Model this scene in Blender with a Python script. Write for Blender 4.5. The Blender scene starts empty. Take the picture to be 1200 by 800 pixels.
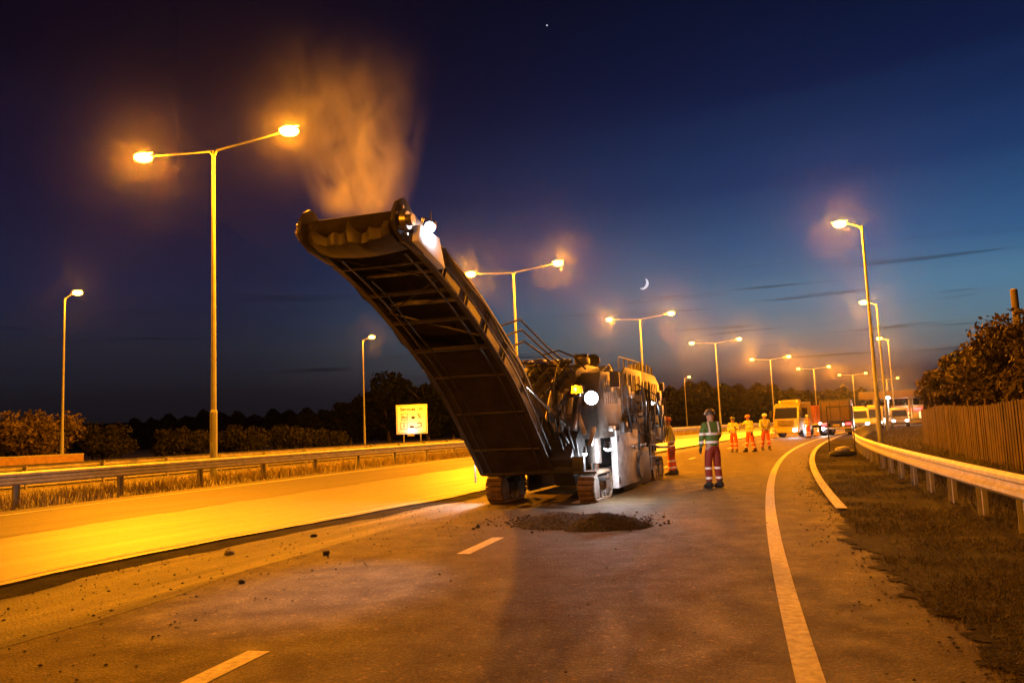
import bpy, bmesh, math, random
import numpy as np
from mathutils import Vector, Matrix
random.seed(7); rng = np.random.default_rng(7)
SC = bpy.context.scene; COL = SC.collection
# ------------------------------------------------------------------ camera
F, EYE, ROLL = 950.0, 1.55, .04
PITCH = math.atan((503.4-400)/F)
EXPO = 3.0
cd = bpy.data.cameras.new('camera'); cam = bpy.data.objects.new('camera', cd); COL.objects.link(cam)
cd.sensor_width = 36; cd.lens = F/1200*36; cd.clip_start = .1; cd.clip_end = 9000
_f = Vector((0, math.cos(PITCH), math.sin(PITCH))); _u = Vector((0, -math.sin(PITCH), math.cos(PITCH))); _r = Vector((1, 0, 0))
UP = math.cos(ROLL)*_u + math.sin(ROLL)*_r; RI = math.cos(ROLL)*_r - math.sin(ROLL)*_u
M = Matrix((RI, UP, -_f)).transposed().to_4x4(); M.translation = (0, 0, EYE); cam.matrix_world = M
SC.camera = cam
SC.render.resolution_x = 1024; SC.render.resolution_y = 682
# ------------------------------------------------------------------ view + world
SC.view_settings.view_transform = 'Standard'; SC.view_settings.look = 'None'
SC.view_settings.exposure = EXPO; SC.view_settings.gamma = 1
W = bpy.data.worlds.new('World'); SC.world = W; W.use_nodes = True
def srgb(r, g, b):
    f = lambda c: (c/255/12.92 if c/255 <= .04045 else ((c/255+.055)/1.055)**2.4)
    return (f(r), f(g), f(b), 1)
nt = W.node_tree; N = nt.nodes; L = nt.links; N.clear()
def wn(t, **k):
    n = N.new(t)
    for a, b in k.items(): setattr(n, a, b)
    return n
def wmath(op, a, b=None, clamp=False):
    n = wn('ShaderNodeMath', operation=op); n.use_clamp = clamp
    for i, v in enumerate((a, b)):
        if v is None: continue
        if isinstance(v, (int, float)): n.inputs[i].default_value = v
        else: L.new(v, n.inputs[i])
    return n.outputs[0]
tc = wn('ShaderNodeTexCoord'); sep = wn('ShaderNodeSeparateXYZ'); L.new(tc.outputs['Generated'], sep.inputs[0])
elev = wmath('MULTIPLY', wmath('ARCSINE', sep.outputs[2]), 180/math.pi)
az = wmath('MULTIPLY', wmath('ARCTAN2', sep.outputs[0], sep.outputs[1]), 180/math.pi)
def ramp(stops):
    r = wn('ShaderNodeValToRGB'); cr = r.color_ramp
    while len(cr.elements) > 1: cr.elements.remove(cr.elements[-1])
    cr.elements[0].position = stops[0][0]/40; cr.elements[0].color = srgb(*stops[0][1])
    for e, c in stops[1:]:
        q = cr.elements.new(e/40); q.color = srgb(*c)
    return r
wob = wn('ShaderNodeTexNoise'); wob.inputs['Scale'].default_value = 2.2; wob.inputs['Detail'].default_value = 5
mp = wn('ShaderNodeMapping'); mp.inputs['Scale'].default_value = (1, 1, 16); L.new(tc.outputs['Generated'], mp.inputs[0]); L.new(mp.outputs[0], wob.inputs['Vector'])
ew = wmath('ADD', elev, wmath('MULTIPLY', wmath('SUBTRACT', wob.outputs[0], .5), 2.2))
e40 = wmath('DIVIDE', ew, 40, True)
r1 = ramp([(0, (34, 30, 34)), (1.8, (30, 32, 46)), (3.0, (48, 50, 62)), (4.2, (92, 94, 98)), (5.6, (92, 116, 128)), (8.0, (76, 118, 148)), (11.5, (48, 88, 132)), (16, (28, 56, 102)), (22, (14, 28, 66)), (30, (6, 12, 36)), (40, (3, 6, 20))])
r2 = ramp([(0, (15, 13, 17)), (3, (22, 21, 28)), (6, (32, 33, 46)), (10, (27, 31, 58)), (16, (18, 19, 46)), (24, (10, 7, 25)), (40, (5, 4, 13))])
L.new(e40, r1.inputs[0]); L.new(e40, r2.inputs[0])
azf = wn('ShaderNodeMapRange', interpolation_type='SMOOTHSTEP'); azf.inputs['From Min'].default_value = 58; azf.inputs['From Max'].default_value = 6
L.new(wmath('ABSOLUTE', wmath('SUBTRACT', az, 36)), azf.inputs[0])
mix = wn('ShaderNodeMix', data_type='RGBA'); L.new(azf.outputs[0], mix.inputs[0]); L.new(r2.outputs[0], mix.inputs[6]); L.new(r1.outputs[0], mix.inputs[7])
# thin streaks of cloud
cn = wn('ShaderNodeTexNoise'); cn.inputs['Scale'].default_value = 3.4; cn.inputs['Detail'].default_value = 7; cn.inputs['Roughness'].default_value = .6
mp2 = wn('ShaderNodeMapping'); mp2.inputs['Scale'].default_value = (1.2, 1.2, 38); mp2.inputs['Location'].default_value = (3.1, .7, 1.3); L.new(tc.outputs['Generated'], mp2.inputs[0]); L.new(mp2.outputs[0], cn.inputs['Vector'])
cr2 = wn('ShaderNodeMapRange', interpolation_type='SMOOTHSTEP'); cr2.inputs['From Min'].default_value = .57; cr2.inputs['From Max'].default_value = .70; L.new(cn.outputs[0], cr2.inputs[0])
lowm = wn('ShaderNodeMapRange'); lowm.inputs['From Min'].default_value = 14; lowm.inputs['From Max'].default_value = 6; L.new(elev, lowm.inputs[0])
cm = wmath('MULTIPLY', wmath('MULTIPLY', cr2.outputs[0], lowm.outputs[0]), .85)
mix2 = wn('ShaderNodeMix', data_type='RGBA'); L.new(cm, mix2.inputs[0]); L.new(mix.outputs[2], mix2.inputs[6]); mix2.inputs[7].default_value = srgb(20, 20, 30)
# physical twilight sky added under it
SUN_EL, SUN_AZ = math.radians(-5), math.radians(34)
sky = wn('ShaderNodeTexSky'); sky.sky_type = 'NISHITA'; sky.sun_disc = False; sky.sun_elevation = SUN_EL; sky.sun_rotation = SUN_AZ
b1 = wn('ShaderNodeBackground'); L.new(mix2.outputs[2], b1.inputs[0]); b1.inputs[1].default_value = 2**-EXPO
b2 = wn('ShaderNodeBackground'); L.new(sky.outputs[0], b2.inputs[0]); b2.inputs[1].default_value = .004
ads = wn('ShaderNodeAddShader'); L.new(b1.outputs[0], ads.inputs[0]); L.new(b2.outputs[0], ads.inputs[1])
out = wn('ShaderNodeOutputWorld'); L.new(ads.outputs[0], out.inputs[0])
# the last of the twilight / young moon: a very weak sun lamp
sl = bpy.data.lights.new('moonlight', 'SUN'); sl.energy = .002; sl.angle = math.radians(.5); sl.color = (1, .95, .85)
so = bpy.data.objects.new('moonlight', sl); COL.objects.link(so)
so.rotation_euler = Vector((-math.sin(math.radians(9)), -math.cos(math.radians(9)), -.19)).to_track_quat('-Z', 'Y').to_euler()
SODIUM = (1.0, .29, .004)
LAMP_W = 4100.0
# ------------------------------------------------------------------ pixel helpers (1200x800 photo) -> real points on the ground
def ray(px, py): return (F*_f + (px-600)*RI + (400-py)*UP).normalized()
def at(px, py, z=0.0):
    d = ray(px, py); t = (z-EYE)/d.z; return Vector((d.x*t, d.y*t, z))
def atd(px, py, depth):                      # point at a given depth along the view
    d = F*_f + (px-600)*RI + (400-py)*UP; t = depth/F; return Vector((0, 0, EYE)) + d*t
# ------------------------------------------------------------------ road reference curve: the right hand edge line
def smooth_curve(pts, step=.5):
    P = [Vector(p) for p in pts]; o = []
    for i in range(len(P)-1):
        a = P[max(i-1, 0)]; b = P[i]; c = P[i+1]; d = P[min(i+2, len(P)-1)]
        n = max(2, int((c-b).length/step))
        for k in range(n):
            t = k/n; o.append(.5*((2*b)+(-a+c)*t+(2*a-5*b+4*c-d)*t*t+(-a+3*b-3*c+d)*t**3))
    o.append(P[-1]); return o
hd = lambda s: (.262 if s < 4 else .262+(s-4)*.0032 if s < 54 else .422+(s-54)*.0013)
CP = []; p = Vector((1.66, 4.9)); s = 4.9
q = p.copy(); back = []
for k in range(int(60/.5)):
    q = q-Vector((math.sin(.262), math.cos(.262)))*.5; back.append(q.copy())
CP = back[::-1]
while s < 420:
    CP.append(p.copy()); h = hd(s); p = p+Vector((math.sin(h), math.cos(h)))*.5; s += .5
CPA = np.array([(v.x, v.y) for v in CP]); TA = np.gradient(CPA, axis=0); TA /= np.linalg.norm(TA, axis=1)[:, None]
NA = np.stack([-TA[:, 1], TA[:, 0]], 1)       # to the left
def zu(u):
    t = np.clip((np.asarray(u, float)-8)/7, 0, 1); return .25*t*t*(3-2*t)
def pu(i, u, dz=0.0):
    i = min(max(float(i), 0), len(CPA)-1.001); k = int(i); f = i-k; q = CPA[k]*(1-f)+CPA[k+1]*f+(NA[k]*(1-f)+NA[k+1]*f)*u
    return Vector((q[0], q[1], float(zu(u))+dz))
def su(x, y):
    d = (CPA[:, 0]-x)**2+(CPA[:, 1]-y)**2; i = int(d.argmin()); v = np.array((x, y))-CPA[i]; return i, float(v@NA[i])
def ground(x, y): return float(zu(su(x, y)[1]))
def idx_y(y): return int(np.abs(CPA[:, 1]-y).argmin())
def head(i): return math.atan2(TA[i][0], TA[i][1])
# ------------------------------------------------------------------ materials
def mat(name, color=(.5, .5, .5), rough=.6, metal=0.0, var=.0, scale=5.0, bump=0.0, bscale=40.0, emit=None, estr=0.0, spec=.5, color2=None, alpha=None, trans=0.0):
    m = bpy.data.materials.new(name); m.use_nodes = True; t = m.node_tree; b = t.nodes['Principled BSDF']
    b.inputs['Roughness'].default_value = rough; b.inputs['Metallic'].default_value = metal; b.inputs['Specular IOR Level'].default_value = spec
    b.inputs['Transmission Weight'].default_value = trans
    c1 = (*color[:3], 1)
    tcn = t.nodes.new('ShaderNodeTexCoord')
    n = t.nodes.new('ShaderNodeTexNoise'); n.inputs['Scale'].default_value = scale; n.inputs['Detail'].default_value = 8; n.inputs['Roughness'].default_value = .65
    t.links.new(tcn.outputs['Object'], n.inputs['Vector'])
    mx = t.nodes.new('ShaderNodeMix'); mx.data_type = 'RGBA'
    mr = t.nodes.new('ShaderNodeMapRange'); mr.inputs['From Min'].default_value = .35; mr.inputs['From Max'].default_value = .65; t.links.new(n.outputs[0], mr.inputs[0])
    t.links.new(mr.outputs[0], mx.inputs[0])
    c2 = (*color2[:3], 1) if color2 else tuple(max(0, v*(1-var)) for v in color[:3])+(1,)
    mx.inputs[6].default_value = c1; mx.inputs[7].default_value = c2
    t.links.new(mx.outputs[2], b.inputs['Base Color'])
    if bump:
        n2 = t.nodes.new('ShaderNodeTexNoise'); n2.inputs['Scale'].default_value = bscale; n2.inputs['Detail'].default_value = 6; t.links.new(tcn.outputs['Object'], n2.inputs['Vector'])
        bp = t.nodes.new('ShaderNodeBump'); bp.inputs['Strength'].default_value = bump; bp.inputs['Distance'].default_value = .02
        t.links.new(n2.outputs[0], bp.inputs['Height']); t.links.new(bp.outputs[0], b.inputs['Normal'])
    if emit:
        b.inputs['Emission Color'].default_value = (*emit, 1); b.inputs['Emission Strength'].default_value = estr
    return m
def asphalt(name, c1, c2, rough, rvar=.12, patch=.35, grain=150., bump=.5, pale=None, stretch=None, spec=.2, groove=False):
    m = bpy.data.materials.new(name); m.use_nodes = True; t = m.node_tree; b = t.nodes['Principled BSDF']; nn = t.nodes.new; lk = t.links.new
    tcn = nn('ShaderNodeTexCoord'); mpn = nn('ShaderNodeMapping'); lk(tcn.outputs['Object'], mpn.inputs[0])
    if stretch:
        mpn.inputs['Rotation'].default_value = (0, 0, stretch[0]); mq = nn('ShaderNodeMapping'); mq.inputs['Scale'].default_value = (1, stretch[1], 1); lk(mpn.outputs[0], mq.inputs[0]); mpn = mq
    def noise(sc, det=8, src=None):
        n = nn('ShaderNodeTexNoise'); n.inputs['Scale'].default_value = sc; n.inputs['Detail'].default_value = det; n.inputs['Roughness'].default_value = .62
        lk(src or mpn.outputs[0], n.inputs['Vector']); return n.outputs[0]
    def mr(v, a, c, lo=0., hi=1.):
        n = nn('ShaderNodeMapRange'); n.inputs['From Min'].default_value = a; n.inputs['From Max'].default_value = c; n.inputs['To Min'].default_value = lo; n.inputs['To Max'].default_value = hi; lk(v, n.inputs[0]); return n.outputs[0]
    def mixc(f, a, c, bl='MIX'):
        n = nn('ShaderNodeMix'); n.data_type = 'RGBA'; n.blend_type = bl
        for i, v in ((0, f), (6, a), (7, c)):
            if isinstance(v, (int, float)): n.inputs[i].default_value = v
            elif isinstance(v, tuple): n.inputs[i].default_value = (*v[:3], 1)
            else: lk(v, n.inputs[i])
        return n.outputs[2]
    big = noise(patch); mid = noise(2.3); fine = noise(grain, 3, tcn.outputs['Object'])
    col = mixc(mr(big, .38, .62), c1, c2)
    col = mixc(mr(mid, .35, .7, 0, .28), col, tuple(v*.62 for v in c1))
    vo = nn('ShaderNodeTexVoronoi'); vo.inputs['Scale'].default_value = grain*.42; lk(tcn.outputs['Object'], vo.inputs['Vector'])
    stone = mr(vo.outputs['Distance'], .15, .5, 1.35, .6)
    g = nn('ShaderNodeMix'); g.data_type = 'RGBA'; g.blend_type = 'MULTIPLY'; g.inputs[0].default_value = 1; lk(col, g.inputs[6])
    cmb = nn('ShaderNodeCombineColor'); [lk(stone, cmb.inputs[i]) for i in range(3)]; lk(cmb.outputs[0], g.inputs[7]); col = g.outputs[2]
    if pale:
        pn = noise(.9, 10); col = mixc(mr(pn, .56, .70, 0, .7), col, pale)
    dk = noise(1.3, 10, tcn.outputs['Object']); col = mixc(mr(dk, .64, .70, 0, .7), col, tuple(v*.3 for v in c1))
    s0 = noise(4.5, 9, tcn.outputs['Object']); col = mixc(mr(s0, .58, .66, 0, .35), col, tuple(v*.35 for v in c1)); s1 = noise(grain*.11, 4, tcn.outputs['Object']); col = mixc(mr(s1, .60, .68, 0, .55), col, tuple(min(v*2.3, .4) for v in c1))
    s2 = noise(grain*.15, 4, tcn.outputs['Object']); col = mixc(mr(s2, .60, .70, 0, .6), col, tuple(v*.25 for v in c1))
    if groove:
        wv = nn('ShaderNodeTexWave'); wv.inputs['Scale'].default_value = 7; wv.inputs['Distortion'].default_value = 2.5; wv.inputs['Detail'].default_value = 3; m3 = nn('ShaderNodeMapping'); m3.inputs['Rotation'].default_value = (0, 0, .36); lk(tcn.outputs['Object'], m3.inputs[0]); lk(m3.outputs[0], wv.inputs['Vector']); col = mixc(mr(wv.outputs['Fac'], .2, .8, 0, .55), col, tuple(v*.45 for v in c1))
    lk(col, b.inputs['Base Color']); b.inputs['Specular IOR Level'].default_value = spec
    lk(mr(mid, .3, .7, rough-rvar, rough+rvar), b.inputs['Roughness'])
    ad = nn('ShaderNodeMath'); ad.operation = 'ADD'; lk(fine, ad.inputs[0]); lk(vo.outputs['Distance'], ad.inputs[1])
    bp = nn('ShaderNodeBump'); bp.inputs['Strength'].default_value = bump; bp.inputs['Distance'].default_value = .006; lk(ad.outputs[0], bp.inputs['Height']); lk(bp.outputs[0], b.inputs['Normal'])
    return m
MT = {}
MT['lane'] = asphalt('asphalt', (.078, .053, .022), (.058, .041, .018), .82, patch=.3, bump=1.0, grain=110)
MT['fresh'] = asphalt('smooth_asphalt', (.080, .068, .05), (.05, .043, .032), .50, rvar=.05, patch=.15, grain=110, bump=.35, stretch=(.38, .07), spec=.5, pale=(.11, .095, .07))
MT['fresh_worn'] = asphalt('worn_smooth_asphalt', (.046, .037, .026), (.032, .026, .019), .62, rvar=.06, patch=.2, grain=90, bump=.5, stretch=(.38, .08), spec=.3)
MT['milled'] = asphalt('planed_asphalt', (.062, .050, .036), (.030, .025, .019), .7, groove=True, patch=.8, grain=80, bump=1.2, pale=(.15, .135, .115), stretch=(.36, .1))
MT['trench'] = asphalt('dark_cut', (.010, .009, .008), (.022, .019, .016), .9, patch=1.5, grain=60, bump=1.0, spec=.03)
MT['far'] = asphalt('old_asphalt', (.12, .11, .1), (.09, .085, .078), .62, patch=.2)
MT['paint'] = mat('road_paint', (.52, .48, .38), .7, var=.0, scale=14, bump=.4, bscale=120, color2=(.27, .24, .18), spec=.2)
MT['soil'] = asphalt('verge_soil', (.030, .022, .013), (.013, .013, .006), .95, patch=1.4, grain=34, bump=1.0, pale=(.05, .038, .02), spec=.05)
MT['field'] = mat('grass_ground', (.10, .085, .035), .95, scale=.6, bump=1., bscale=6, color2=(.05, .05, .02))
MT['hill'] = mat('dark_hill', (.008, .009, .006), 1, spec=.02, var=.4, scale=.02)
MT['galv'] = mat('galvanised_steel', (.34, .33, .30), .6, .4, var=.4, scale=4, bump=.1, bscale=20)
MT['galv_old'] = mat('dull_galvanised', (.28, .27, .25), .65, .5, var=.45, scale=3, bump=.15, bscale=20)
MT['pole'] = mat('painted_column', (.24, .25, .20), .55, .2, var=.3, scale=2, bump=.1)
MT['lamp_body'] = mat('lamp_casing', (.3, .3, .28), .5, .2)
MT['sodium'] = mat('sodium_bowl', (1, .8, .5), .3, emit=(1, .5, .035), estr=2.4)
MT['sodium_far'] = mat('sodium_bowl_far', (1, .8, .5), .3, emit=(1, .5, .04), estr=1.8)
for _k in ('sodium', 'sodium_far'):                     # clear bowl: glows, and lets the light of its burner out
    _t = MT[_k].node_tree; _b = _t.nodes['Principled BSDF']; _e = _t.nodes.new('ShaderNodeEmission'); _e.inputs[0].default_value = _b.inputs['Emission Color'].default_value; _e.inputs[1].default_value = _b.inputs['Emission Strength'].default_value
    _p = _t.nodes.new('ShaderNodeBsdfTransparent'); _a = _t.nodes.new('ShaderNodeAddShader'); _t.links.new(_e.outputs[0], _a.inputs[0]); _t.links.new(_p.outputs[0], _a.inputs[1]); _o = [n for n in _t.nodes if n.type == 'OUTPUT_MATERIAL'][0]; _t.links.new(_a.outputs[0], _o.inputs[0])
MT['wood'] = mat('fence_board', (.075, .046, .025), .9, scale=1.3, bump=.5, bscale=30, color2=(.032, .021, .013), spec=.15)
MT['black'] = mat('black_steel', (.03, .028, .026), .42, .3, var=.5, scale=6, bump=.15, bscale=25)
MT['brown'] = mat('dusty_machine_paint', (.055, .045, .036), .45, .2, scale=2.5, bump=.2, bscale=16, color2=(.018, .015, .013))
MT['grey'] = mat('grey_machine_paint', (.048, .042, .036), .5, .25, scale=2.2, bump=.2, color2=(.018, .016, .014))
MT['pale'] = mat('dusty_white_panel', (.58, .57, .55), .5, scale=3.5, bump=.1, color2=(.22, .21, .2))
MT['dirtysteel'] = mat('worn_steel', (.5, .48, .45), .35, .8, scale=5, bump=.1, color2=(.16, .14, .12))
MT['chrome'] = mat('polished_rod', (.75, .75, .75), .15, 1)
MT['rubber'] = mat('rubber', (.018, .018, .018), .6, bump=.2)
MT['belt'] = mat('conveyor_belt', (.034, .025, .018), .8, scale=3, bump=.5, color2=(.012, .009, .007), spec=.2)
MT['pad'] = mat('track_pad', (.16, .10, .055), .75, scale=7, bump=.5, color2=(.06, .042, .028))
MT['white_led'] = mat('work_light_lens', (1, 1, 1), .2, emit=(.88, .9, 1), estr=5)
MT['amber'] = mat('amber_beacon', (1, .4, .02), .3, emit=(1, .28, .004), estr=.22)
MT['red'] = mat('red_light', (.8, .02, .02), .3, emit=(1, .02, .02), estr=2.0)
MT['steelblk'] = MT['black']
MT['skin'] = mat('skin', (.45, .27, .19), .55)
MT['boot'] = mat('boot_leather', (.03, .024, .018), .6)
MT['helmet_w'] = mat('white_helmet', (.75, .74, .7), .3)
MT['helmet_o'] = mat('orange_helmet', (.75, .2, .04), .35)
MT['helmet_d'] = mat('dark_helmet', (.05, .05, .05), .4)
MT['truck_y'] = mat('yellow_lorry_paint', (.45, .36, .07), .35, var=.4)
MT['truck_w'] = mat('white_lorry_paint', (.36, .35, .33), .4, var=.4)
MT['truck_b'] = mat('brown_tipper_body', (.12, .075, .04), .6, var=.4, bump=.2)
MT['truck_o'] = mat('orange_lorry_paint', (.65, .22, .04), .4, var=.2)
MT['glass'] = mat('dark_glass', (.02, .022, .025), .08, spec=.7)
MT['signw'] = mat('sign_white', (.82, .81, .78), .45, var=.06)
MT['signb'] = mat('sign_black', (.02, .02, .02), .5)
MT['conc'] = mat('concrete', (.33, .31, .28), .85, var=.3, scale=1.5, bump=.3)
MT['leaf_dry'] = mat('dry_leaves', (.07, .05, .02), .8, scale=.8, color2=(.04, .032, .012), spec=.15)
MT['leaf'] = mat('leaves', (.04, .042, .015), .8, scale=.7, color2=(.018, .02, .008), spec=.15)
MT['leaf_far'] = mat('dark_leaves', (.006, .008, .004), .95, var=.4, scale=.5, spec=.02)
MT['leaf_pale'] = mat('pale_leaves', (.11, .08, .036), .8, scale=.8, color2=(.05, .04, .018), spec=.15)
MT['leaf_hedge'] = mat('hedge_leaves', (.030, .028, .011), .85, scale=.7, color2=(.013, .013, .005), spec=.1)
MT['bark'] = mat('bark', (.05, .036, .025), .9, var=.4, bump=.6)
MT['straw'] = mat('dry_grass_blades', (.20, .145, .06), .8, scale=1.2, color2=(.09, .075, .03))
MT['blade'] = mat('short_grass_blades', (.050, .045, .016), .85, scale=1.0, color2=(.04, .026, .012))
MT['stone'] = mat('loose_stone', (.16, .15, .13), .85, var=.6, scale=9)
MT['heap'] = mat('planings', (.05, .043, .036), .95, scale=14, bump=1., bscale=60, color2=(.018, .015, .012))
MT['sand'] = mat('sandbag', (.22, .16, .09), .9, var=.3)
MT['canopy'] = mat('canopy_fascia', (.10, .065, .04), .6, var=.2)
MT['brick'] = mat('brick_wall', (.30, .19, .11), .9, var=.35, scale=3, bump=.3)
MT['shoplit'] = mat('lit_shop_window', (.9, .7, .4), .5, emit=(1, .62, .25), estr=.18)
# ------------------------------------------------------------------ object helpers
def tag(o, label=None, cat=None, group=None, kind=None):
    if label: o['label'] = label
    if cat: o['category'] = cat
    if group: o['group'] = group
    if kind: o['kind'] = kind
    return o
def empty(name, loc=(0, 0, 0), rz=0.0):
    o = bpy.data.objects.new(name, None); COL.objects.link(o); o.location = loc; o.rotation_euler = (0, 0, rz); return o
class MB:
    def __init__(s): s.bm = bmesh.new()
    def _take(s, vs, mtx):
        for v in vs: v.co = mtx @ v.co
    def box(s, c, d, rot=None, bev=0.0, taper=None):
        t = bmesh.new(); bmesh.ops.create_cube(t, size=1)
        for v in t.verts:
            v.co = Vector((v.co.x*d[0], v.co.y*d[1], v.co.z*d[2]))
            if taper and v.co.z > 0: v.co.x *= taper[0]; v.co.y *= taper[1]
        if bev: bmesh.ops.bevel(t, geom=t.edges[:], offset=bev, segments=2, profile=.6, affect='EDGES')
        m = Matrix.Translation(c) @ (rot.to_4x4() if rot is not None else Matrix.Identity(4))
        s.merge(t, m); return s
    def merge(s, t, m=None):
        if m is not None: bmesh.ops.transform(t, matrix=m, verts=t.verts[:])
        me = bpy.data.meshes.new('tmp'); t.to_mesh(me); t.free(); s.bm.from_mesh(me); bpy.data.meshes.remove(me)
    def cyl(s, a, b, r0, r1=None, n=12, caps=True):
        a = Vector(a); b = Vector(b); r1 = r0 if r1 is None else r1
        t = bmesh.new(); bmesh.ops.create_cone(t, cap_ends=caps, segments=n, radius1=r0, radius2=r1, depth=(b-a).length)
        m = Matrix.Translation((a+b)/2) @ (b-a).to_track_quat('Z', 'Y').to_matrix().to_4x4(); s.merge(t, m); return s
    def tube(s, pts, r, n=8):
        pts = [Vector(q) for q in pts]; rr = r if isinstance(r, (list, tuple)) else [r]*len(pts); rings = []
        for i, q in enumerate(pts):
            d = (pts[min(i+1, len(pts)-1)]-pts[max(i-1, 0)]).normalized()
            qq = d.to_track_quat('Z', 'Y').to_matrix()
            rings.append([s.bm.verts.new(q+qq @ Vector((math.cos(2*math.pi*k/n)*rr[i], math.sin(2*math.pi*k/n)*rr[i], 0))) for k in range(n)])
        for a, b in zip(rings, rings[1:]):
            for k in range(n): s.bm.faces.new((a[k], a[(k+1) % n], b[(k+1) % n], b[k]))
        s.bm.faces.new(rings[0][::-1]); s.bm.faces.new(rings[-1]); return s
    def prism(s, prof, vec, bev=0.0):                 # closed profile (3D points) swept by vec
        t = bmesh.new(); a = [t.verts.new(q) for q in prof]; b = [t.verts.new(Vector(q)+Vector(vec)) for q in prof]; n = len(a)
        t.faces.new(a); t.faces.new(b[::-1])
        for k in range(n): t.faces.new((a[k], b[k], b[(k+1) % n], a[(k+1) % n]))
        bmesh.ops.recalc_face_normals(t, faces=t.faces[:])
        if bev: bmesh.ops.bevel(t, geom=t.edges[:], offset=bev, segments=2, profile=.6, affect='EDGES')
        s.merge(t); return s
    def sphere(s, c, r, sc=(1, 1, 1), n=12):
        t = bmesh.new(); bmesh.ops.create_uvsphere(t, u_segments=n, v_segments=max(6, n//2+2), radius=r)
        s.merge(t, Matrix.Translation(c) @ Matrix.Diagonal((*sc, 1))); return s
    def face(s, pts): s.bm.faces.new([s.bm.verts.new(q) for q in pts]); return s
    def loft(s, rings, close=True, cap=True):
        R = [[s.bm.verts.new(q) for q in r] for r in rings]; n = len(R[0])
        for a, b in zip(R, R[1:]):
            for k in range(n if close else n-1): s.bm.faces.new((a[k], a[(k+1) % n], b[(k+1) % n], b[k]))
        if cap and close: s.bm.faces.new(R[0][::-1]); s.bm.faces.new(R[-1])
        return s
    def build(s, name, m, parent=None, smooth=True, xf=None):
        if xf is not None: bmesh.ops.transform(s.bm, matrix=xf, verts=s.bm.verts[:])
        bmesh.ops.recalc_face_normals(s.bm, faces=s.bm.faces[:])
        me = bpy.data.meshes.new(name); s.bm.to_mesh(me); s.bm.free()
        me.materials.append(m if not isinstance(m, str) else MT[m])
        o = bpy.data.objects.new(name, me); COL.objects.link(o)
        if smooth:
            me.shade_smooth(); 
            try: me.set_sharp_from_angle(angle=math.radians(35))
            except Exception: pass
        if parent: o.parent = parent
        return o
def np_mesh(name, V, Fc, m, parent=None):
    me = bpy.data.meshes.new(name); V = np.asarray(V, np.float32); Fc = np.asarray(Fc, np.int32); k = Fc.shape[1]
    me.vertices.add(len(V)); me.vertices.foreach_set('co', V.ravel()); me.loops.add(Fc.size); me.loops.foreach_set('vertex_index', Fc.ravel())
    me.polygons.add(len(Fc)); me.polygons.foreach_set('loop_start', np.arange(0, Fc.size, k, dtype=np.int32)); me.polygons.foreach_set('loop_total', np.full(len(Fc), k, np.int32))
    me.update(); me.validate(); me.materials.append(MT[m] if isinstance(m, str) else m)
    o = bpy.data.objects.new(name, me); COL.objects.link(o)
    if parent: o.parent = parent
    return o
def copy_tree(o, parent=None):
    c = o.copy(); COL.objects.link(c); c.parent = parent
    for ch in list(o.children): copy_tree(ch, c)
    return c
def light(name, kind, loc, power, color, parent=None, radius=.1, spot=None, direction=None, blend=.4):
    l = bpy.data.lights.new(name, kind); l.energy = power; l.color = color; l.shadow_soft_size = radius
    if kind == 'SPOT': l.spot_size = spot; l.spot_blend = blend
    o = bpy.data.objects.new(name, l); COL.objects.link(o); o.location = loc
    if kind == 'AREA': l.size = .3
    if direction is not None: o.rotation_euler = Vector(direction).to_track_quat('-Z', 'Y').to_euler()
    if parent: o.parent = parent
    return o
# ------------------------------------------------------------------ ground, one sheet to the horizon
def build_ground():
    us = [-60, -40, -25, -15, -8, -4, -2, 0, 2, 4, 6, 8, 9, 10, 11, 12, 13, 14, 15, 17, 20, 25, 40, 60, 90]
    mb = MB(); rows = []
    I = list(range(0, len(CPA), 6)); vs = {}
    for i in I:
        r = []
        for u in us:
            z = -.03 if -1.2 < u < 15.6 or 24.2 < u < 39.8 else 0
            z += .0
            if u >= 90 or u <= -60: z = -.9
            q = pu(i, u, z); r.append(mb.bm.verts.new(q))
        rows.append(r)
    for a, b in zip(rows, rows[1:]):
        for k in range(len(us)-1): mb.bm.faces.new((a[k], a[k+1], b[k+1], b[k]))
    S = 950
    mb.face([(-S, -S, -.5), (S, -S, -.5), (S, S, -.5), (-S, S, -.5)])
    tag(mb.build('ground', 'field'), kind='structure')
build_ground()
def strip_sheet(name, ua, ub, dz, m, i0=0, i1=None, step=2, nu=6, kind='structure'):
    i1 = i1 or len(CPA)-1; V = []; Fc = []; I = list(np.arange(i0, i1, step))
    fa = ua if callable(ua) else (lambda i: ua); fb = ub if callable(ub) else (lambda i: ub)
    for i in I:
        for k in range(nu+1):
            u = fa(i)+(fb(i)-fa(i))*k/nu; V.append(pu(i, u, dz))
    n = nu+1
    for a in range(len(I)-1):
        for k in range(nu): Fc.append((a*n+k, a*n+k+1, (a+1)*n+k+1, (a+1)*n+k))
    o = np_mesh(name, V, Fc, m); tag(o, kind=kind); return o
strip_sheet('road', -1.7, 15.3, 0, 'lane', nu=16)
vj = lambda i: -1.0-(.10 if i < 150 else .05)*(math.sin(i*.37)+.6*math.sin(i*.83+1)+.5*math.sin(i*1.9)+.5*math.sin(i*4.7)+.45*math.sin(i*9.1+2)+.35*math.sin(i*17.3)+.3*math.sin(i*31.1+1))
strip_sheet('verge', -9, vj, .010, 'soil', nu=6, i0=100, i1=240, step=.1)
strip_sheet('verge', -60, -8.9, .004, 'soil', nu=3, i0=100, i1=240, step=2)
strip_sheet('verge', -60, vj, .010, 'soil', nu=6, i0=239, step=1)
strip_sheet('far_carriageway', 24.5, 39.5, .02, 'far')
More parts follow.
